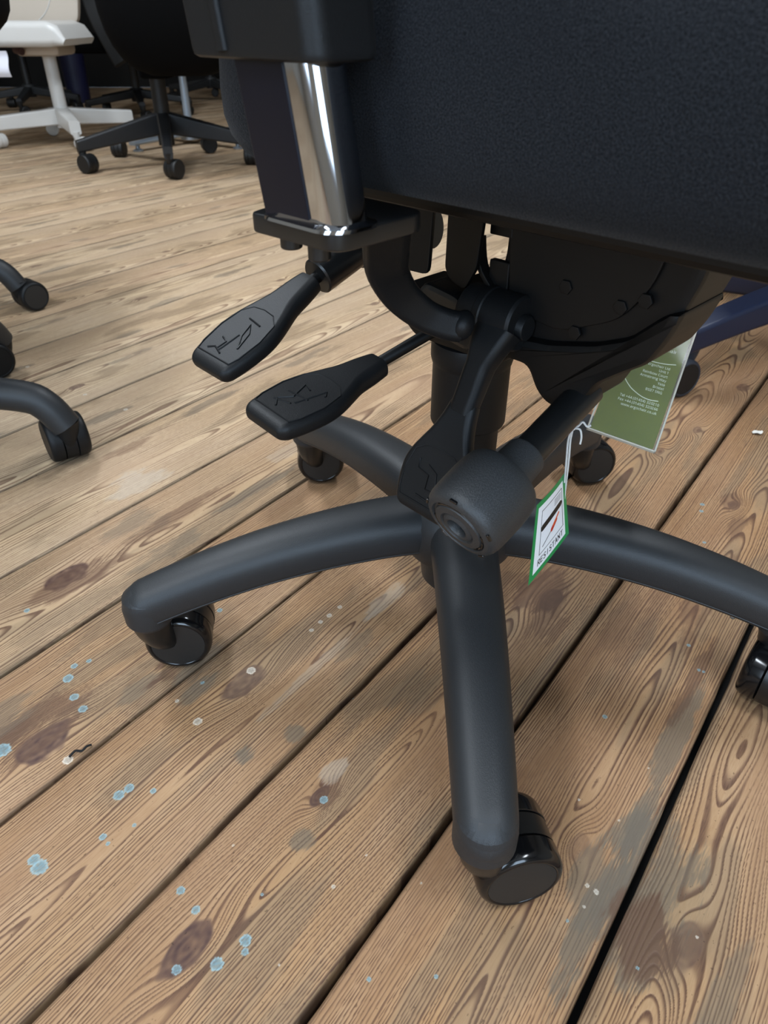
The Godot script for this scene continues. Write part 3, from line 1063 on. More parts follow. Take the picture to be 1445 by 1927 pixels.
func build_levers(t: Node3D) -> void:
	# back lever: collar, thick arm, thin stem, paddle
	var a := Vector3(-0.114, 0.383, 0.026)
	var b := Vector3(-0.114, 0.3655, 0.076)
	var g := Geo.new()
	g.add(rod(a, b, 0.0165, 0.0158, 28, 0.0015))
	g.add(rod(a + Vector3(0, 0.007, -0.02), a + (b - a) * 0.16, 0.0190, 0.0185, 28, 0.002))
	g.add(rod(a + Vector3(0, 0.010, -0.02), a + Vector3(0.06, 0.02, -0.03), 0.017, 0.017))
	var arm := obj("lever_arm", g, M.smooth, t)
	g = Geo.new()
	g.add(rod(b - (b - a) * 0.05, b + (b - a) * 0.3, 0.0052, 0.0052))
	obj("lever_stem", g, M.steel, arm)
	var sail := [[Vector2(-0.45, -0.5), Vector2(-0.30, 0.2), Vector2(-0.05, 0.55), Vector2(-0.15, 0.0), Vector2(-0.45, -0.5)], [Vector2(-0.05, 0.0), Vector2(0.02, -0.7), Vector2(0.06, -0.9)], [Vector2(-0.35, 0.65), Vector2(0.2, 0.75)], [Vector2(-0.1, -0.95), Vector2(0.25, -0.8), Vector2(0.45, -0.95)], [Vector2(0.15, -0.8), Vector2(0.1, -0.45), Vector2(0.35, -0.35)]]
	paddle("lever_paddle", t, Vector3(-0.114, 0.3630, 0.083), Vector3(-0.114, 0.3165, 0.195), Vector3(0.10, 1, 0.25), 0.0285, 0.0074, sail)
	# middle lever
	g = Geo.new()
	g.add(rod(Vector3(-0.006, 0.339, 0.045), Vector3(-0.023, 0.3185, 0.100), 0.0050, 0.0047))
	obj("lever_stem", g, M.steel, t)
	var man := [[Vector2(-0.5, 0.5), Vector2(-0.35, 0.75), Vector2(-0.15, -0.4)], [Vector2(0.0, 0.4), Vector2(0.3, 0.5), Vector2(0.1, -0.2), Vector2(0.35, -0.6), Vector2(0.1, -0.9)], [Vector2(-0.3, 0.0), Vector2(0.4, -0.1)], [Vector2(-0.1, -0.5), Vector2(0.4, -0.7)]]
	paddle("lever_paddle", t, Vector3(-0.0215, 0.3190, 0.094), Vector3(-0.024, 0.3080, 0.210), Vector3(0.1, 1, 0.30), 0.0285, 0.0074, man)
	# front lever on its hinge
	g = Geo.new()
	g.add(rod(Vector3(0.030, 0.366, 0.046), Vector3(0.079, 0.366, 0.046), 0.0205, 0.0205, 32, 0.002))
	g.add(rod(Vector3(0.078, 0.364, 0.046), Vector3(0.084, 0.364, 0.046), 0.010, 0.009, 24))
	g.add(rod(Vector3(0.046, 0.366, 0.046), Vector3(0.053, 0.366, 0.046), 0.0215, 0.0215, 32, 0.001))
	var hinge := obj("lever_hinge", g, M.plastic, t)
	var path := curve([Vector3(0.066, 0.362, 0.058), Vector3(0.065, 0.350, 0.066), Vector3(0.063, 0.334, 0.073), Vector3(0.0615, 0.318, 0.079), Vector3(0.060, 0.303, 0.085)], 4)
	var n := path.size()
	g = Geo.new()
	g.add(sweep(path, func(i): return rrect(lerpf(0.036, 0.0215, minf(1.0, i / 7.0)), lerpf(0.020, 0.015, float(i) / n), 0.006, 4), Vector3(0, 0.45, 0.9)))
	obj("lever_neck", g, M.plastic, hinge)
	var seat := [[Vector2(-0.55, 0.75), Vector2(-0.62, 0.35), Vector2(-0.45, -0.05)], [Vector2(-0.25, -0.45), Vector2(0.05, -0.5), Vector2(0.1, 0.1), Vector2(0.45, 0.2), Vector2(0.5, 0.6)], [Vector2(-0.2, -0.2), Vector2(-0.1, 0.3), Vector2(0.2, 0.5)], [Vector2(-0.15, -0.9), Vector2(0.25, -0.85)]]
	paddle("lever_paddle", t, Vector3(0.0605, 0.310, 0.0815), Vector3(0.0560, 0.2260, 0.124), Vector3(0.05, 0.5, 0.86), 0.0315, 0.0060, seat)

func build_knob(t: Node3D) -> void:
	var a := Vector3(0.128, 0.325, 0.024)
	var b := Vector3(0.1245, 0.2686, 0.1655)
	var d := (b - a).normalized()
	var l := a.distance_to(b)
	var g := Geo.new()
	g.add(rod(a, a + d * (l - 0.055), 0.0122, 0.0122, 28))
	var fr := along(d)
	var slot := Geo.new()
	for q in [[0.022, 0.048], [0.052, 0.060]]:
		slot.add(rod(a + d * q[0] + fr.z * -0.0104 + fr.x * 0.002, a + d * q[1] + fr.z * -0.0104 + fr.x * 0.002, 0.0030, 0.0030, 12))
	var tr := obj("tension_rod", g, M.smooth, t)
	obj("rod_key", slot, M.gloss, tr)
	g = Geo.new()
	g.add(lathe_between(a + d * (l - 0.078), b, [[0.0140, 0.0], [0.0150, 0.002], [0.0165, 0.024], [0.0185, 0.0255], [0.0270, 0.0265], [0.0292, 0.030], [0.0304, 0.037], [0.0308, 0.046], [0.0306, 0.060], [0.0302, 0.068], [0.0294, 0.0715], [0.0280, 0.0742], [0.0262, 0.0757], [0.0240, 0.0764], [0.0225, 0.0766], [0.0215, 0.0748], [0.0200, 0.0748], [0.0190, 0.0768], [0.0140, 0.0775], [0.0128, 0.0760], [0.0116, 0.0772], [0.0092, 0.0782], [0.0080, 0.0776], [0.0072, 0.0755], [0.0066, 0.0700], [0.0, 0.0690]], 56))
	var kn := obj("tension_knob", g, M.knob, t, 30.0)
	# grip ribs and the slots in its face
	for i in 5:
		var an := TAU * i / 5.0 + 0.4
		var p := b + fr.x * cos(an) * 0.0276 + fr.z * sin(an) * 0.0276 - d * 0.0032
		var tg := -fr.x * sin(an) + fr.z * cos(an)
		g = Geo.new()
		g.add(box(Vector3(0.006, 0.0022, 0.0020), 0.0006), Transform3D(Basis(tg, d, tg.cross(d)), p))
		obj("face_slot", g, M.gloss, kn)
	for i in 3:
		var arc := []
		for k in 9:
			var an := TAU * i / 3.0 + 0.9 + 0.15 * k
			arc.append(b - d * 0.0028 + fr.x * cos(an) * 0.0207 + fr.z * sin(an) * 0.0207)
		g = Geo.new()
		g.add(tube(arc, 0.0012, 7))
		obj("face_arc", g, M.gloss, kn)

# ------------------------------------------------------------------ tags on the chair
const GLYPHS := {
	"R": [[0, 0, 0, 1], [0, 1, 0.7, 1], [0.7, 1, 0.8, 0.78], [0.8, 0.78, 0.7, 0.52], [0.7, 0.52, 0, 0.52], [0.35, 0.52, 0.85, 0]],
	"E": [[0, 0, 0, 1], [0, 1, 0.75, 1], [0, 0.52, 0.65, 0.52], [0, 0, 0.78, 0]],
	"S": [[0.8, 0.9, 0.5, 1], [0.5, 1, 0.1, 0.9], [0.1, 0.9, 0.1, 0.62], [0.1, 0.62, 0.75, 0.4], [0.75, 0.4, 0.75, 0.1], [0.75, 0.1, 0.4, 0], [0.4, 0, 0, 0.1]],
	"I": [[0.4, 0, 0.4, 1]], "T": [[0, 1, 0.85, 1], [0.42, 0, 0.42, 1]],
	"A": [[0, 0, 0.42, 1], [0.42, 1, 0.85, 0], [0.18, 0.36, 0.68, 0.36]], "N": [[0, 0, 0, 1], [0, 1, 0.8, 0], [0.8, 0, 0.8, 1]]}

func ink(im: Image, a: Vector2, b: Vector2, w: float, c: Color) -> void:
	# a stroke in picture units of 0..1, y upwards
	var sz := Vector2(im.get_width(), im.get_height())
	var p := Vector2(a.x, 1.0 - a.y) * sz
	var q := Vector2(b.x, 1.0 - b.y) * sz
	for y in range(maxi(0, int(minf(p.y, q.y) - w - 1)), mini(int(sz.y), int(maxf(p.y, q.y) + w + 2))):
		for x in range(maxi(0, int(minf(p.x, q.x) - w - 1)), mini(int(sz.x), int(maxf(p.x, q.x) + w + 2))):
			var o := Vector2(x + 0.5, y + 0.5)
			var d := o.distance_to(Geometry2D.get_closest_point_to_segment(o, p, q))
			var k := clampf(w - d + 0.5, 0.0, 1.0)
			if k > 0.0:
				im.set_pixel(x, y, im.get_pixel(x, y).lerp(c, k))

func white_tag() -> void:
	var xf := Transform3D(Basis(Vector3.UP, -PI / 4), Vector3.ZERO)
	var c := [Vector3(0.152, 0.201, 0.109), Vector3(0.146, 0.215, 0.049), Vector3(0.1355, 0.268, 0.053), Vector3(0.145, 0.267, 0.102)]
	var t := thing("swing_tag", "white tag with green border hanging on string from the tension knob", "tag", xf * Vector3(0.134, 0.31, 0.044), -PI / 4)
	var o0 := Vector3(0.134, 0.31, 0.044)
	var im := Image.create(320, 400, false, Image.FORMAT_RGB8)
	im.fill(Color(0.98, 0.985, 1.0))
	var gr := Color(0.08, 0.58, 0.30)
	for e in [[0.02, 0, 0.02, 1], [0.98, 0, 0.98, 1], [0, 0.02, 1, 0.02], [0, 0.98, 1, 0.98]]:
		ink(im, Vector2(e[0], e[1]), Vector2(e[2], e[3]), 21.0, gr)
	var bk := Color(0.06, 0.06, 0.06)
	for e in [[0.22, 0.26, 0.22, 0.84], [0.22, 0.84, 0.86, 0.84], [0.86, 0.84, 0.86, 0.26], [0.86, 0.26, 0.22, 0.26]]:
		ink(im, Vector2(e[0], e[1]), Vector2(e[2], e[3]), 2.0, bk)
	ink(im, Vector2(0.27, 0.60), Vector2(0.80, 0.64), 17.0, bk)
	ink(im, Vector2(0.30, 0.33), Vector2(0.55, 0.42), 3.0, bk)
	ink(im, Vector2(0.55, 0.42), Vector2(0.66, 0.48), 13.0, Color(0.80, 0.20, 0.08))
	ink(im, Vector2(0.60, 0.46), Vector2(0.74, 0.54), 7.0, Color(0.92, 0.38, 0.16))
	for k in 4:
		ink(im, Vector2(0.62, 0.72 + k * 0.025), Vector2(0.82, 0.72 + k * 0.025), 1.6, Color(0.3, 0.3, 0.3))
	var word := "RESISTANT"
	for i in word.length():
		for s in GLYPHS[word[i]]:
			var k := Vector2(0.058, 0.075)
			var at := Vector2(0.20 + i * 0.074, 0.125)
			ink(im, at + Vector2(s[0], s[1]) * k, at + Vector2(s[2], s[3]) * k, 2.4, bk)
	var face := mat(Color.WHITE, 0.45)
	face.albedo_texture = ImageTexture.create_from_image(im)
	# a slightly curled card with a front and a back
	var st := SurfaceTool.new()
	st.begin(Mesh.PRIMITIVE_TRIANGLES)
	var n := 14
	for side in 2:
		for j in n:
			for i in n:
				for q in ([[0, 0], [1, 1], [1, 0], [0, 0], [0, 1], [1, 1]] if side == 0 else [[0, 0], [1, 0], [1, 1], [0, 0], [1, 1], [0, 1]]):
					var u := float(i + q[0]) / n
					var v := float(j + q[1]) / n
					var p: Vector3 = c[0].lerp(c[1], u).lerp(c[3].lerp(c[2], u), v)
					p += Vector3(0.5, 0.3, 0.6) * (0.004 * sin(u * PI) * (0.4 + 0.6 * v) - 0.0003 * side)
					st.set_uv(Vector2(u, 1.0 - v))
					st.add_vertex(p - o0)
	st.generate_normals()
	obj("card", st.commit(), face, t)
	var str_mat := mat(Color(0.82, 0.81, 0.79), 0.9)
	var g := Geo.new()
	var k := Vector3(0.1325, 0.302, 0.0460)
	for p in [
		[Vector3(0.1300, 0.322, 0.052), Vector3(0.1355, 0.316, 0.0455), Vector3(0.1335, 0.309, 0.0455), k],
		[Vector3(0.1245, 0.318, 0.060), Vector3(0.1290, 0.312, 0.0520), Vector3(0.1300, 0.306, 0.0490), k],
		[k, Vector3(0.1310, 0.293, 0.0475), Vector3(0.1335, 0.279, 0.0500), Vector3(0.1385, 0.262, 0.0560)],
		[k, Vector3(0.1325, 0.292, 0.0468), Vector3(0.1350, 0.278, 0.0490), Vector3(0.1375, 0.258, 0.0515), Vector3(0.1395, 0.247, 0.0540)],
		[k, Vector3(0.1350, 0.304, 0.0435), Vector3(0.1365, 0.3065, 0.0405), Vector3(0.1395, 0.3035, 0.0390), Vector3(0.1415, 0.3045, 0.0370)],
		[k, Vector3(0.1370, 0.302, 0.0440), Vector3(0.1395, 0.297, 0.0445), Vector3(0.1400, 0.2915, 0.0455)]]:
		var path := []
		for q in curve(p, 6):
			path.append(q - o0)
		g.add(tube(path, 0.00075, 7))
	var kn := []
	for i in 7:
		var an := PI * i / 6.0 - PI / 2
		kn.append([cos(an) * 0.0018, sin(an) * 0.0018])
	g.add(lathe(kn, 12), Transform3D(Basis(), k - o0))
	obj("string", g, str_mat, t)

func green_card() -> void:
	var bl := Vector3(0.082, 0.236, -0.081)
	var wx := Vector3(0.892, -0.200, -0.405).normalized()
	var ux := Vector3(-0.229, 0.573, -0.787)
	ux = (ux - wx * ux.dot(wx)).normalized()
	var nz := wx.cross(ux)
	var t := thing("card_sleeve", "green address card in a clear plastic sleeve hanging behind the tension knob", "tag", Vector3.ZERO, -PI / 4)
	t.position = Basis(Vector3.UP, -PI / 4) * bl
	t.basis = Basis(Vector3.UP, -PI / 4) * Basis(wx, ux, nz)
	var g := Geo.new()
	g.add(slab(rounded([Vector2(-0.0008, -0.001), Vector2(0.0588, -0.001), Vector2(0.0588, 0.135), Vector2(-0.0008, 0.135)], 0.002, 3), -0.0004, 0.0002, 0.0001))
	var gm := mat(Color(0.44, 0.47, 0.075), 0.3)
	gm.albedo_texture = noise_tex(0.02, 77, 128, 2, 0.0, [Color(0.92, 0.94, 0.9), Color(1, 1, 1)])
	gm.uv1_triplanar = true
	gm.uv1_scale = Vector3.ONE * 9.0
	obj("printed_card", g, gm, t)
	# clear sleeve with welded edges
	g = Geo.new()
	g.add(slab(rounded([Vector2(-0.0030, -0.0032), Vector2(0.0612, -0.0032), Vector2(0.0612, 0.138), Vector2(-0.0030, 0.138)], 0.003, 3), 0.0014, 0.0018, 0.0001))
	g.add(slab(rounded([Vector2(-0.0030, -0.0032), Vector2(0.0612, -0.0032), Vector2(0.0612, 0.138), Vector2(-0.0030, 0.138)], 0.003, 3), -0.0020, -0.0016, 0.0001))
	var film := mat(Color(1, 1, 1, 0.04), 0.12)
	film.transparency = BaseMaterial3D.TRANSPARENCY_ALPHA
	obj("clear_sleeve", g, film, t)
	g = Geo.new()
	for e in [[Vector2(-0.0034, -0.0034), Vector2(0.0616, -0.0020)], [Vector2(-0.0034, -0.0034), Vector2(-0.0018, 0.138)], [Vector2(0.0598, -0.0034), Vector2(0.0616, 0.138)]]:
		g.add(boxat(Vector3(e[0].x, e[0].y, -0.0021), Vector3(e[1].x, e[1].y, 0.0019), 0.0004))
	obj("sleeve_edge", g, mat(Color(0.80, 0.78, 0.72), 0.35), t)
	var pale := mat(Color(0.95, 0.97, 0.86), 0.4)
	var font := SystemFont.new()
	font.font_names = PackedStringArray(["Droid Sans"])
	for q in [["ergochair", 0.0505, 0.1030, 0.0040], ["Ergochair Ltd", 0.0500, 0.0838, 0.0030], ["Unit 1", 0.0500, 0.0793, 0.0030], ["Rainbow Court", 0.0500, 0.0748, 0.0030], ["Armstrong Way", 0.0500, 0.0703, 0.0030], ["Yate", 0.0502, 0.0658, 0.0030], ["Bristol", 0.0502, 0.0613, 0.0030], ["BS37 5NG", 0.0502, 0.0568, 0.0030], ["Tel +44 (01454) 320210", 0.0512, 0.0436, 0.0030], ["Fax +44 (01454) 320266", 0.0514, 0.0391, 0.0030], ["www.ergochair.co.uk", 0.0514, 0.0346, 0.0030]]:
		var tm := TextMesh.new()
		tm.text = q[0]
		tm.font = font
		tm.font_size = 32
		tm.pixel_size = q[3] / 27.0
		tm.depth = 0.0002
		tm.horizontal_alignment = HORIZONTAL_ALIGNMENT_RIGHT
		tm.vertical_alignment = VERTICAL_ALIGNMENT_CENTER
		var o := obj("lettering", tm, pale, t)
		o.position = Vector3(q[1], q[2], 0.0003)
		o.rotation.z = 0.05
	for arc in [[Vector2(0.020, 0.0872), Vector2(0.0294, 0.0861), Vector2(0.0364, 0.0864), Vector2(0.0454, 0.0879), Vector2(0.0536, 0.0904)], [Vector2(0.0115, 0.0625), Vector2(0.0148, 0.0582), Vector2(0.0192, 0.0540), Vector2(0.0238, 0.0508), Vector2(0.0327, 0.0471), Vector2(0.0408, 0.0461), Vector2(0.0492, 0.0476)]]:
		var pts := []
		for p in arc:
			pts.append(Vector3(p.x, p.y, 0.0003))
		g = Geo.new()
		g.add(sweep(curve(pts, 6), func(_i): return PackedVector2Array([Vector2(0.00045, 0.0), Vector2(0.0, 0.0002), Vector2(-0.00045, 0.0), Vector2(0.0, -0.0002)]), Vector3(0, 0, 1)))
		obj("printed_arc", g, pale, t)

# ------------------------------------------------------------------ the other chairs
func plain_leg(r0: float, r1: float, y0: float, y1: float, w0: float, w1: float, h0: float, h1: float, bend := 0.0) -> Geo:
	var rings := []
	for i in 13:
		var f := i / 12.0
		var y := lerpf(y0, y1, f) + bend * sin(f * PI)
		var r := PackedVector3Array()
		for p in rrect(lerpf(w0, w1, f), lerpf(h0, h1, f), 0.008, 3):
			r.append(Vector3(p.x, y + p.y, lerpf(r0, r1, f)))
		rings.append(r)
	var g := Geo.new()
	g.add(loft(rings))
	return g

func tube_leg(r1: float, y0: float, rad: float) -> Geo:
	# round arm that turns down over its castor
	var path := curve([Vector3(0, y0, 0.02), Vector3(0, y0 + 0.012, 0.10), Vector3(0, y0 + 0.006, 0.19), Vector3(0, y0 - 0.004, r1 - 0.05), Vector3(0, y0 - 0.020, r1 - 0.018), Vector3(0, y0 - 0.052, r1 + 0.002)], 5)
	var c := PackedVector2Array()
	for i in 20:
		c.append(Vector2(cos(TAU * i / 20), sin(TAU * i / 20)))
	var g := Geo.new()
	var n := path.size()
	g.add(sweep(path, func(i):
		var k := PackedVector2Array()
		for p in c:
			k.append(p * lerpf(rad * 1.12, rad, float(i) / n))
		return k))
	return g

func chair_base(t: Node3D, legs: int, start: float, reach: float, leg: Geo, hub_y: float, m: Material, mc: Material, mf: Material, wheel := 0.03, stem_y := 0.075, swing := 0.6) -> void:
	var g := Geo.new()
	g.add(lathe([[0.0, hub_y - 0.045], [0.036, hub_y - 0.045], [0.045, hub_y - 0.01], [0.045, hub_y + 0.02], [0.036, hub_y + 0.03], [0.0, hub_y + 0.03]], 28))
	var base := obj("star_base", g, m, t)
	var lm := leg.mesh()
	for k in legs:
		var a := start + TAU * k / legs
		var o := obj("base_leg", lm, m, base)
		o.rotation.y = a
		var stem := Vector3(sin(a) * reach, stem_y, cos(a) * reach)
		var dir := a + swing + 0.5 * sin(k * 2.3)
		var tr := Vector3(cos(dir), 0, -sin(dir)) * 0.022
		castor(t, stem, Vector3(stem.x + tr.x, wheel + 0.0002, stem.z + tr.z), Vector3(sin(dir), 0, cos(dir)), wheel, mc, mc, mf)

func column(t: Node3D, r: float, y0: float, y1: float, m: Material) -> void:
	var g := Geo.new()
	g.add(lathe([[0.0, y0], [r, y0], [r * 0.92, y1], [0.0, y1]], 24))
	obj("gas_column", g, m, t)

func cushion(called: String, t: Node3D, at: Vector3, half: Vector3, m: Material, pw := 0.5) -> MeshInstance3D:
	var rings := []
	for i in 15:
		var a := PI * i / 14.0 - PI / 2
		var k := pow(maxf(cos(a), 0.0), pw)
		var r := PackedVector3Array()
		for p in rrect(maxf(half.x * 2 * k, 0.004), maxf(half.z * 2 * k, 0.004), minf(half.x, half.z) * 0.75 * maxf(k, 0.01), 8):
			r.append(at + Vector3(p.x, half.y * sin(a), -p.y))
		rings.append(r)
	var g := Geo.new()
	g.add(loft(rings))
	return obj(called, g, m, t, 60.0)

func other_chairs() -> void:
	var black := mat(Color(0.085, 0.09, 0.10), 0.45)
	var tread := mat(Color(0.05, 0.052, 0.056), 0.5)
	var cloth := mat(Color(0.035, 0.035, 0.038), 0.95, 0.0, 0.2)
	var white := mat(Color(0.80, 0.79, 0.77), 0.35)
	var cream := mat(Color(0.74, 0.69, 0.63), 0.45)
	# left: round arms over hooded castors
	var t := thing("swivel_chair", "black swivel chair at the left edge, round base arm over a hooded castor", "chair", Vector3(-0.885, 0, -0.330))
	chair_base(t, 5, deg_to_rad(90.0), 0.345, tube_leg(0.345, 0.112, 0.0215), 0.112, M.base, M.plastic, M.plastic, 0.0335, 0.055, 0.62)
	column(t, 0.028, 0.1, 0.40, M.plastic)
	cushion("seat_cushion", t, Vector3(0, 0.47, 0), Vector3(0.24, 0.06, 0.24), M.fabric)
	t = thing("swivel_chair", "black swivel chair at upper left, dark rounded seat edge beside the white chair", "chair", Vector3(-1.215, 0, -0.935))
	chair_base(t, 5, deg_to_rad(100.0), 0.33, tube_leg(0.33, 0.106, 0.0215), 0.106, M.base, M.plastic, M.face, 0.032, 0.055, -0.9)
	column(t, 0.028, 0.1, 0.45, M.plastic)
	cushion("seat_cushion", t, Vector3(0.125, 0.575, -0.125), Vector3(0.268, 0.085, 0.24), cloth)
	# white chair
	t = thing("white_chair", "white moulded chair on a four-arm white base with white castors", "chair", Vector3(-1.72, 0, -3.55))
	chair_base(t, 4, deg_to_rad(29.0), 0.335, plain_leg(0.02, 0.345, 0.125, 0.105, 0.07, 0.05, 0.075, 0.06), 0.118, white, white, white, 0.033, 0.075, 0.3)
	column(t, 0.034, 0.10, 0.39, white)
	var g := Geo.new()
	g.add(boxat(Vector3(-0.11, 0.385, -0.12), Vector3(0.10, 0.44, 0.12), 0.02))
	obj("tilt_housing", g, cream, t)
	g = Geo.new()
	g.add(sweep([Vector3(-0.36, 0.475, 0.10), Vector3(-0.30, 0.476, 0.10), Vector3(0.13, 0.476, 0.10), Vector3(0.16, 0.470, 0.10), Vector3(0.20, 0.445, 0.10)], func(i): return rrect(0.40, [0.095, 0.10, 0.10, 0.085, 0.03][i], 0.03, 6)))
	obj("seat_shell", g, white, t)
	g = Geo.new()
	g.add(slab(rounded([Vector2(-0.36, 0.50), Vector2(0.13, 0.50), Vector2(0.16, 0.62), Vector2(0.16, 0.95), Vector2(-0.36, 0.95)], 0.05, 5), -0.16, -0.12, 0.008))
	var back := obj("back_shell", g, cream, t)
	var ring := []
	for i in 41:
		ring.append(Vector3(-0.15 + cos(TAU * i / 40) * 0.19, 0.69 + sin(TAU * i / 40) * 0.19, -0.119))
	g = Geo.new()
	g.add(tube(ring, 0.0025, 6))
	obj("back_seam", g, white, back)
	g = Geo.new()
	g.add(rod(Vector3(-0.10, 0.415, 0.13), Vector3(-0.06, 0.405, 0.15), 0.018, 0.016))
	obj("lever_knob", g, mat(Color(0.22, 0.10, 0.08), 0.5), t)
	# price paper under the white seat
	t = thing("paper_label", "white paper label hanging under the white chair seat", "label", Vector3(-1.87, 0.315, -3.20))
	g = Geo.new()
	var pr := []
	for i in 9:
		var r := PackedVector3Array()
		for p in rrect(0.20, 0.0012, 0.0005, 1):
			r.append(Vector3(p.x, 0.10 * i / 8.0, p.y + 0.012 * sin(i * 0.7)))
		pr.append(r)
	g.add(loft(pr))
	obj("paper", g, mat(Color(0.85, 0.85, 0.88), 0.7), t)
	# black chair at the back, its legs sloping down to single castors
	t = thing("black_chair", "black chair at the back with sloping base legs, big dark seat overhead", "chair", Vector3(-1.03, 0, -2.90))
	chair_base(t, 5, deg_to_rad(-57.0), 0.365, plain_leg(0.02, 0.38, 0.165, 0.100, 0.052, 0.036, 0.085, 0.045), 0.165, black, tread, tread, 0.037, 0.085, 0.5)
	column(t, 0.034, 0.08, 0.36, tread)
	g = Geo.new()
	g.add(boxat(Vector3(-0.06, 0.33, -0.07), Vector3(0.07, 0.40, 0.06), 0.015))
	obj("tilt_housing", g, cloth, t)
	cushion("seat_cushion", t, Vector3(0.17, 0.62, 0.22), Vector3(0.27, 0.27, 0.24), cloth, 0.55)
	# grey framed chair behind it
	var grey := mat(Color(0.10, 0.105, 0.11), 0.6)
	t = thing("grey_chair", "dark grey chair with a curved back frame between white and black chairs", "chair", Vector3(-1.68, 0, -4.75))
	chair_base(t, 5, deg_to_rad(20.0), 0.33, plain_leg(0.02, 0.34, 0.13, 0.09, 0.05, 0.034, 0.05, 0.035), 0.13, tread, tread, tread, 0.03, 0.075)
	column(t, 0.026, 0.1, 0.36, tread)
	g = Geo.new()
	g.add(sweep(curve([Vector3(-0.03, 0.85, 0.40), Vector3(-0.02, 0.62, 0.41), Vector3(0.00, 0.53, 0.44), Vector3(0.04, 0.44, 0.48), Vector3(0.10, 0.32, 0.52)], 5), func(i): return rrect(lerpf(0.165, 0.09, i / 20.0), 0.04, 0.014, 3), Vector3(0, 0, 1)))
	obj("back_frame", g, grey, t)
	g = Geo.new()
	g.add(boxat(Vector3(0.05, 0.46, 0.42), Vector3(0.19, 0.53, 0.54), 0.025))
	obj("arm_pad", g, mat(Color(0.13, 0.13, 0.135), 0.7), t)
	g = Geo.new()
	g.add(boxat(Vector3(-0.24, 0.36, -0.25), Vector3(0.26, 0.46, 0.40), 0.03))
	obj("seat_cushion", g, cloth, t)
	# dark chairs against the far wall
	for q in [[-2.50, -5.05, 10.0, "low dark chair base behind the white chair column"], [-1.40, -5.75, 40.0, "dark chair by the far wall right of the white chair"], [-3.25, -5.2, 25.0, "dark chair by the far wall at the left edge"], [-0.60, -5.2, 5.0, "dark chair by the far wall behind the big black seat"]]:
		t = thing("dark_chair", q[3], "chair", Vector3(q[0], 0, q[1]), 0.0, "dark chairs by the far wall")
		chair_base(t, 5, deg_to_rad(q[2]), 0.34, plain_leg(0.02, 0.35, 0.125, 0.085, 0.05, 0.034, 0.05, 0.035), 0.13, grey, tread, tread, 0.03, 0.075)
		column(t, 0.026, 0.1, 0.40, tread)
		cushion("seat_cushion", t, Vector3(0, 0.46, 0), Vector3(0.25, 0.07, 0.25), cloth)
		g = Geo.new()
		g.add(boxat(Vector3(-0.24, 0.50, -0.29), Vector3(0.24, 1.0, -0.22), 0.03))
		obj("backrest", g, cloth, t)
	# chairs on pale metal feet
	var silver := mat(Color(0.62, 0.66, 0.70), 0.3, 0.6)
	for q in [[-1.08, -3.55, -35.5, "black chair on flat silver feet, seen between the black chair's legs"], [-0.30, -3.07, -66.0, "black chair on silver feet, one foot showing beside the armrest post"]]:
		t = thing("visitor_chair", q[3], "chair", Vector3(q[0], 0, q[1]), 0.0, "chairs on silver feet")
		g = Geo.new()
		g.add(lathe([[0.0, 0.02], [0.05, 0.02], [0.05, 0.05], [0.0, 0.06]], 24))
		var base := obj("foot_cross", g, silver, t)
		for k in 4:
			var leg := plain_leg(0.03, 0.37, 0.048, 0.036, 0.06, 0.05, 0.022, 0.014).mesh()
			var o := obj("foot_arm", leg, silver, base)
			o.rotation.y = deg_to_rad(q[2] + 90.0 * k)
			g = Geo.new()
			g.add(lathe([[0.0, 0.0], [0.024, 0.0], [0.026, 0.006], [0.012, 0.012], [0.010, 0.032], [0.0, 0.033]], 20), Transform3D(Basis(), Vector3(sin(o.rotation.y) * 0.34, 0, cos(o.rotation.y) * 0.34)))
			obj("glide", g, silver, t)
		column(t, 0.02, 0.05, 0.40, silver)
		cushion("seat_cushion", t, Vector3(0, 0.45, 0), Vector3(0.16, 0.06, 0.16), cloth)
	# blue tub
	t = thing("blue_tub", "dark blue plastic tub behind the white chair column", "tub", Vector3(-2.38, 0, -5.62))
	g = Geo.new()
	g.add(lathe([[0.0, 0.0], [0.08, 0.0], [0.09, 0.36], [0.1, 0.365], [0.1, 0.38], [0.085, 0.38], [0.075, 0.02], [0.0, 0.02]], 28))
	obj("tub_body", g, mat(Color(0.03, 0.05, 0.19), 0.5), t)
	g = Geo.new()
	g.add(lathe([[0.0, 0.378], [0.098, 0.378], [0.104, 0.384], [0.098, 0.395], [0.0, 0.40]], 28))
	obj("tub_lid", g, mat(Color(0.03, 0.05, 0.25), 0.5), t)
	# blue chair on the right
	var navy := mat(Color(0.085, 0.115, 0.20), 0.42)
	t = thing("blue_chair", "chair on a navy blue base at the right edge, one leg and castor showing", "chair", Vector3(0.722, 0, -0.722))
	chair_base(t, 5, deg_to_rad(-62.5), 0.305, plain_leg(0.02, 0.325, 0.135, 0.098, 0.056, 0.046, 0.055, 0.042, 0.004), 0.13, navy, mat(Color(0.15, 0.16, 0.19), 0.5), tread, 0.034, 0.08, 4.70)
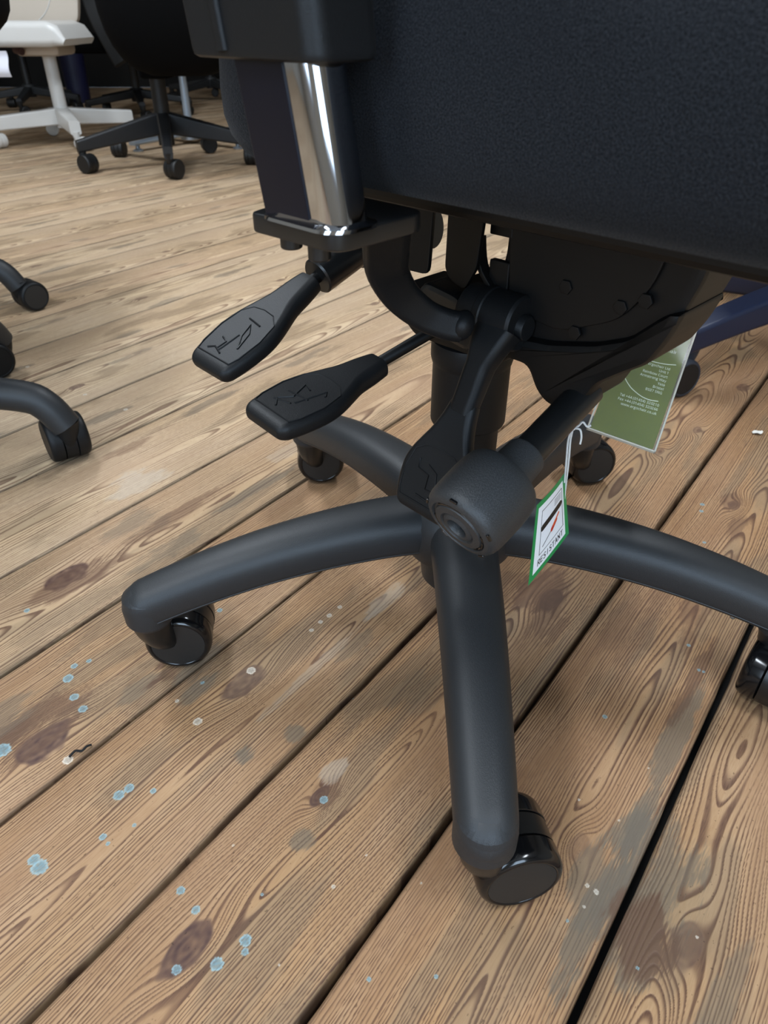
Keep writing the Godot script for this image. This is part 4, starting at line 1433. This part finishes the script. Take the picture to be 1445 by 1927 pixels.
	column(t, 0.027, 0.1, 0.40, M.plastic)
	cushion("seat_cushion", t, Vector3(0.05, 0.47, -0.02), Vector3(0.22, 0.05, 0.22), cloth)
	# grey box behind it
	t = thing("grey_box", "low grey storage box standing behind the blue chair leg", "box", Vector3(1.05, 0, -1.35))
	g = Geo.new()
	g.add(boxat(Vector3(-0.5, 0, -0.22), Vector3(0.5, 0.22, 0.22), 0.006))
	obj("box_body", g, mat(Color(0.26, 0.28, 0.28), 0.7), t)
	g = Geo.new()
	g.add(boxat(Vector3(-0.51, 0.20, -0.23), Vector3(0.51, 0.26, 0.23), 0.008))
	obj("box_lid", g, mat(Color(0.24, 0.26, 0.26), 0.7), t)

func litter() -> void:
	var paper := mat(Color(0.86, 0.84, 0.80), 0.8)
	var g := Geo.new()
	var n := noise(1.0, 5, 2)
	var rings := []
	for i in 7:
		var f := i / 6.0
		var r := PackedVector3Array()
		var w := 0.004 + 0.006 * sin(f * PI)
		for p in rrect(w, 0.0012, 0.0004, 2):
			r.append(Vector3(lerpf(-0.008, 0.008, f), 0.0016 + p.y + 0.0012 * absf(n.get_noise_2d(f * 3.0, p.x * 200.0)) + 0.002 * absf(sin(f * 5.0)), p.x + 0.003 * n.get_noise_2d(f * 4.0, 9.0)))
		rings.append(r)
	g.add(loft(rings))
	var o := obj("paper_scrap", g, paper, self)
	o.position = Vector3(0.520, 0.0, -0.417)
	tag(o, "small torn white paper scrap on the boards right of the green card", "litter")
	g = Geo.new()
	g.add(sweep(curve([Vector3(-0.010, 0.0012, 0.002), Vector3(-0.004, 0.0026, -0.001), Vector3(0.001, 0.0018, 0.001), Vector3(0.006, 0.0028, -0.001), Vector3(0.010, 0.0014, -0.002)], 4), func(_i): return rrect(0.0022, 0.0014, 0.0004, 1)))
	o = obj("wood_splinter", g, mat(Color(0.06, 0.05, 0.045), 0.9), self)
	o.position = Vector3(-0.353, 0.0, 0.182)
	o.rotation.y = 0.5
	tag(o, "dark twisted wood splinter lying on the board at the lower left", "litter")
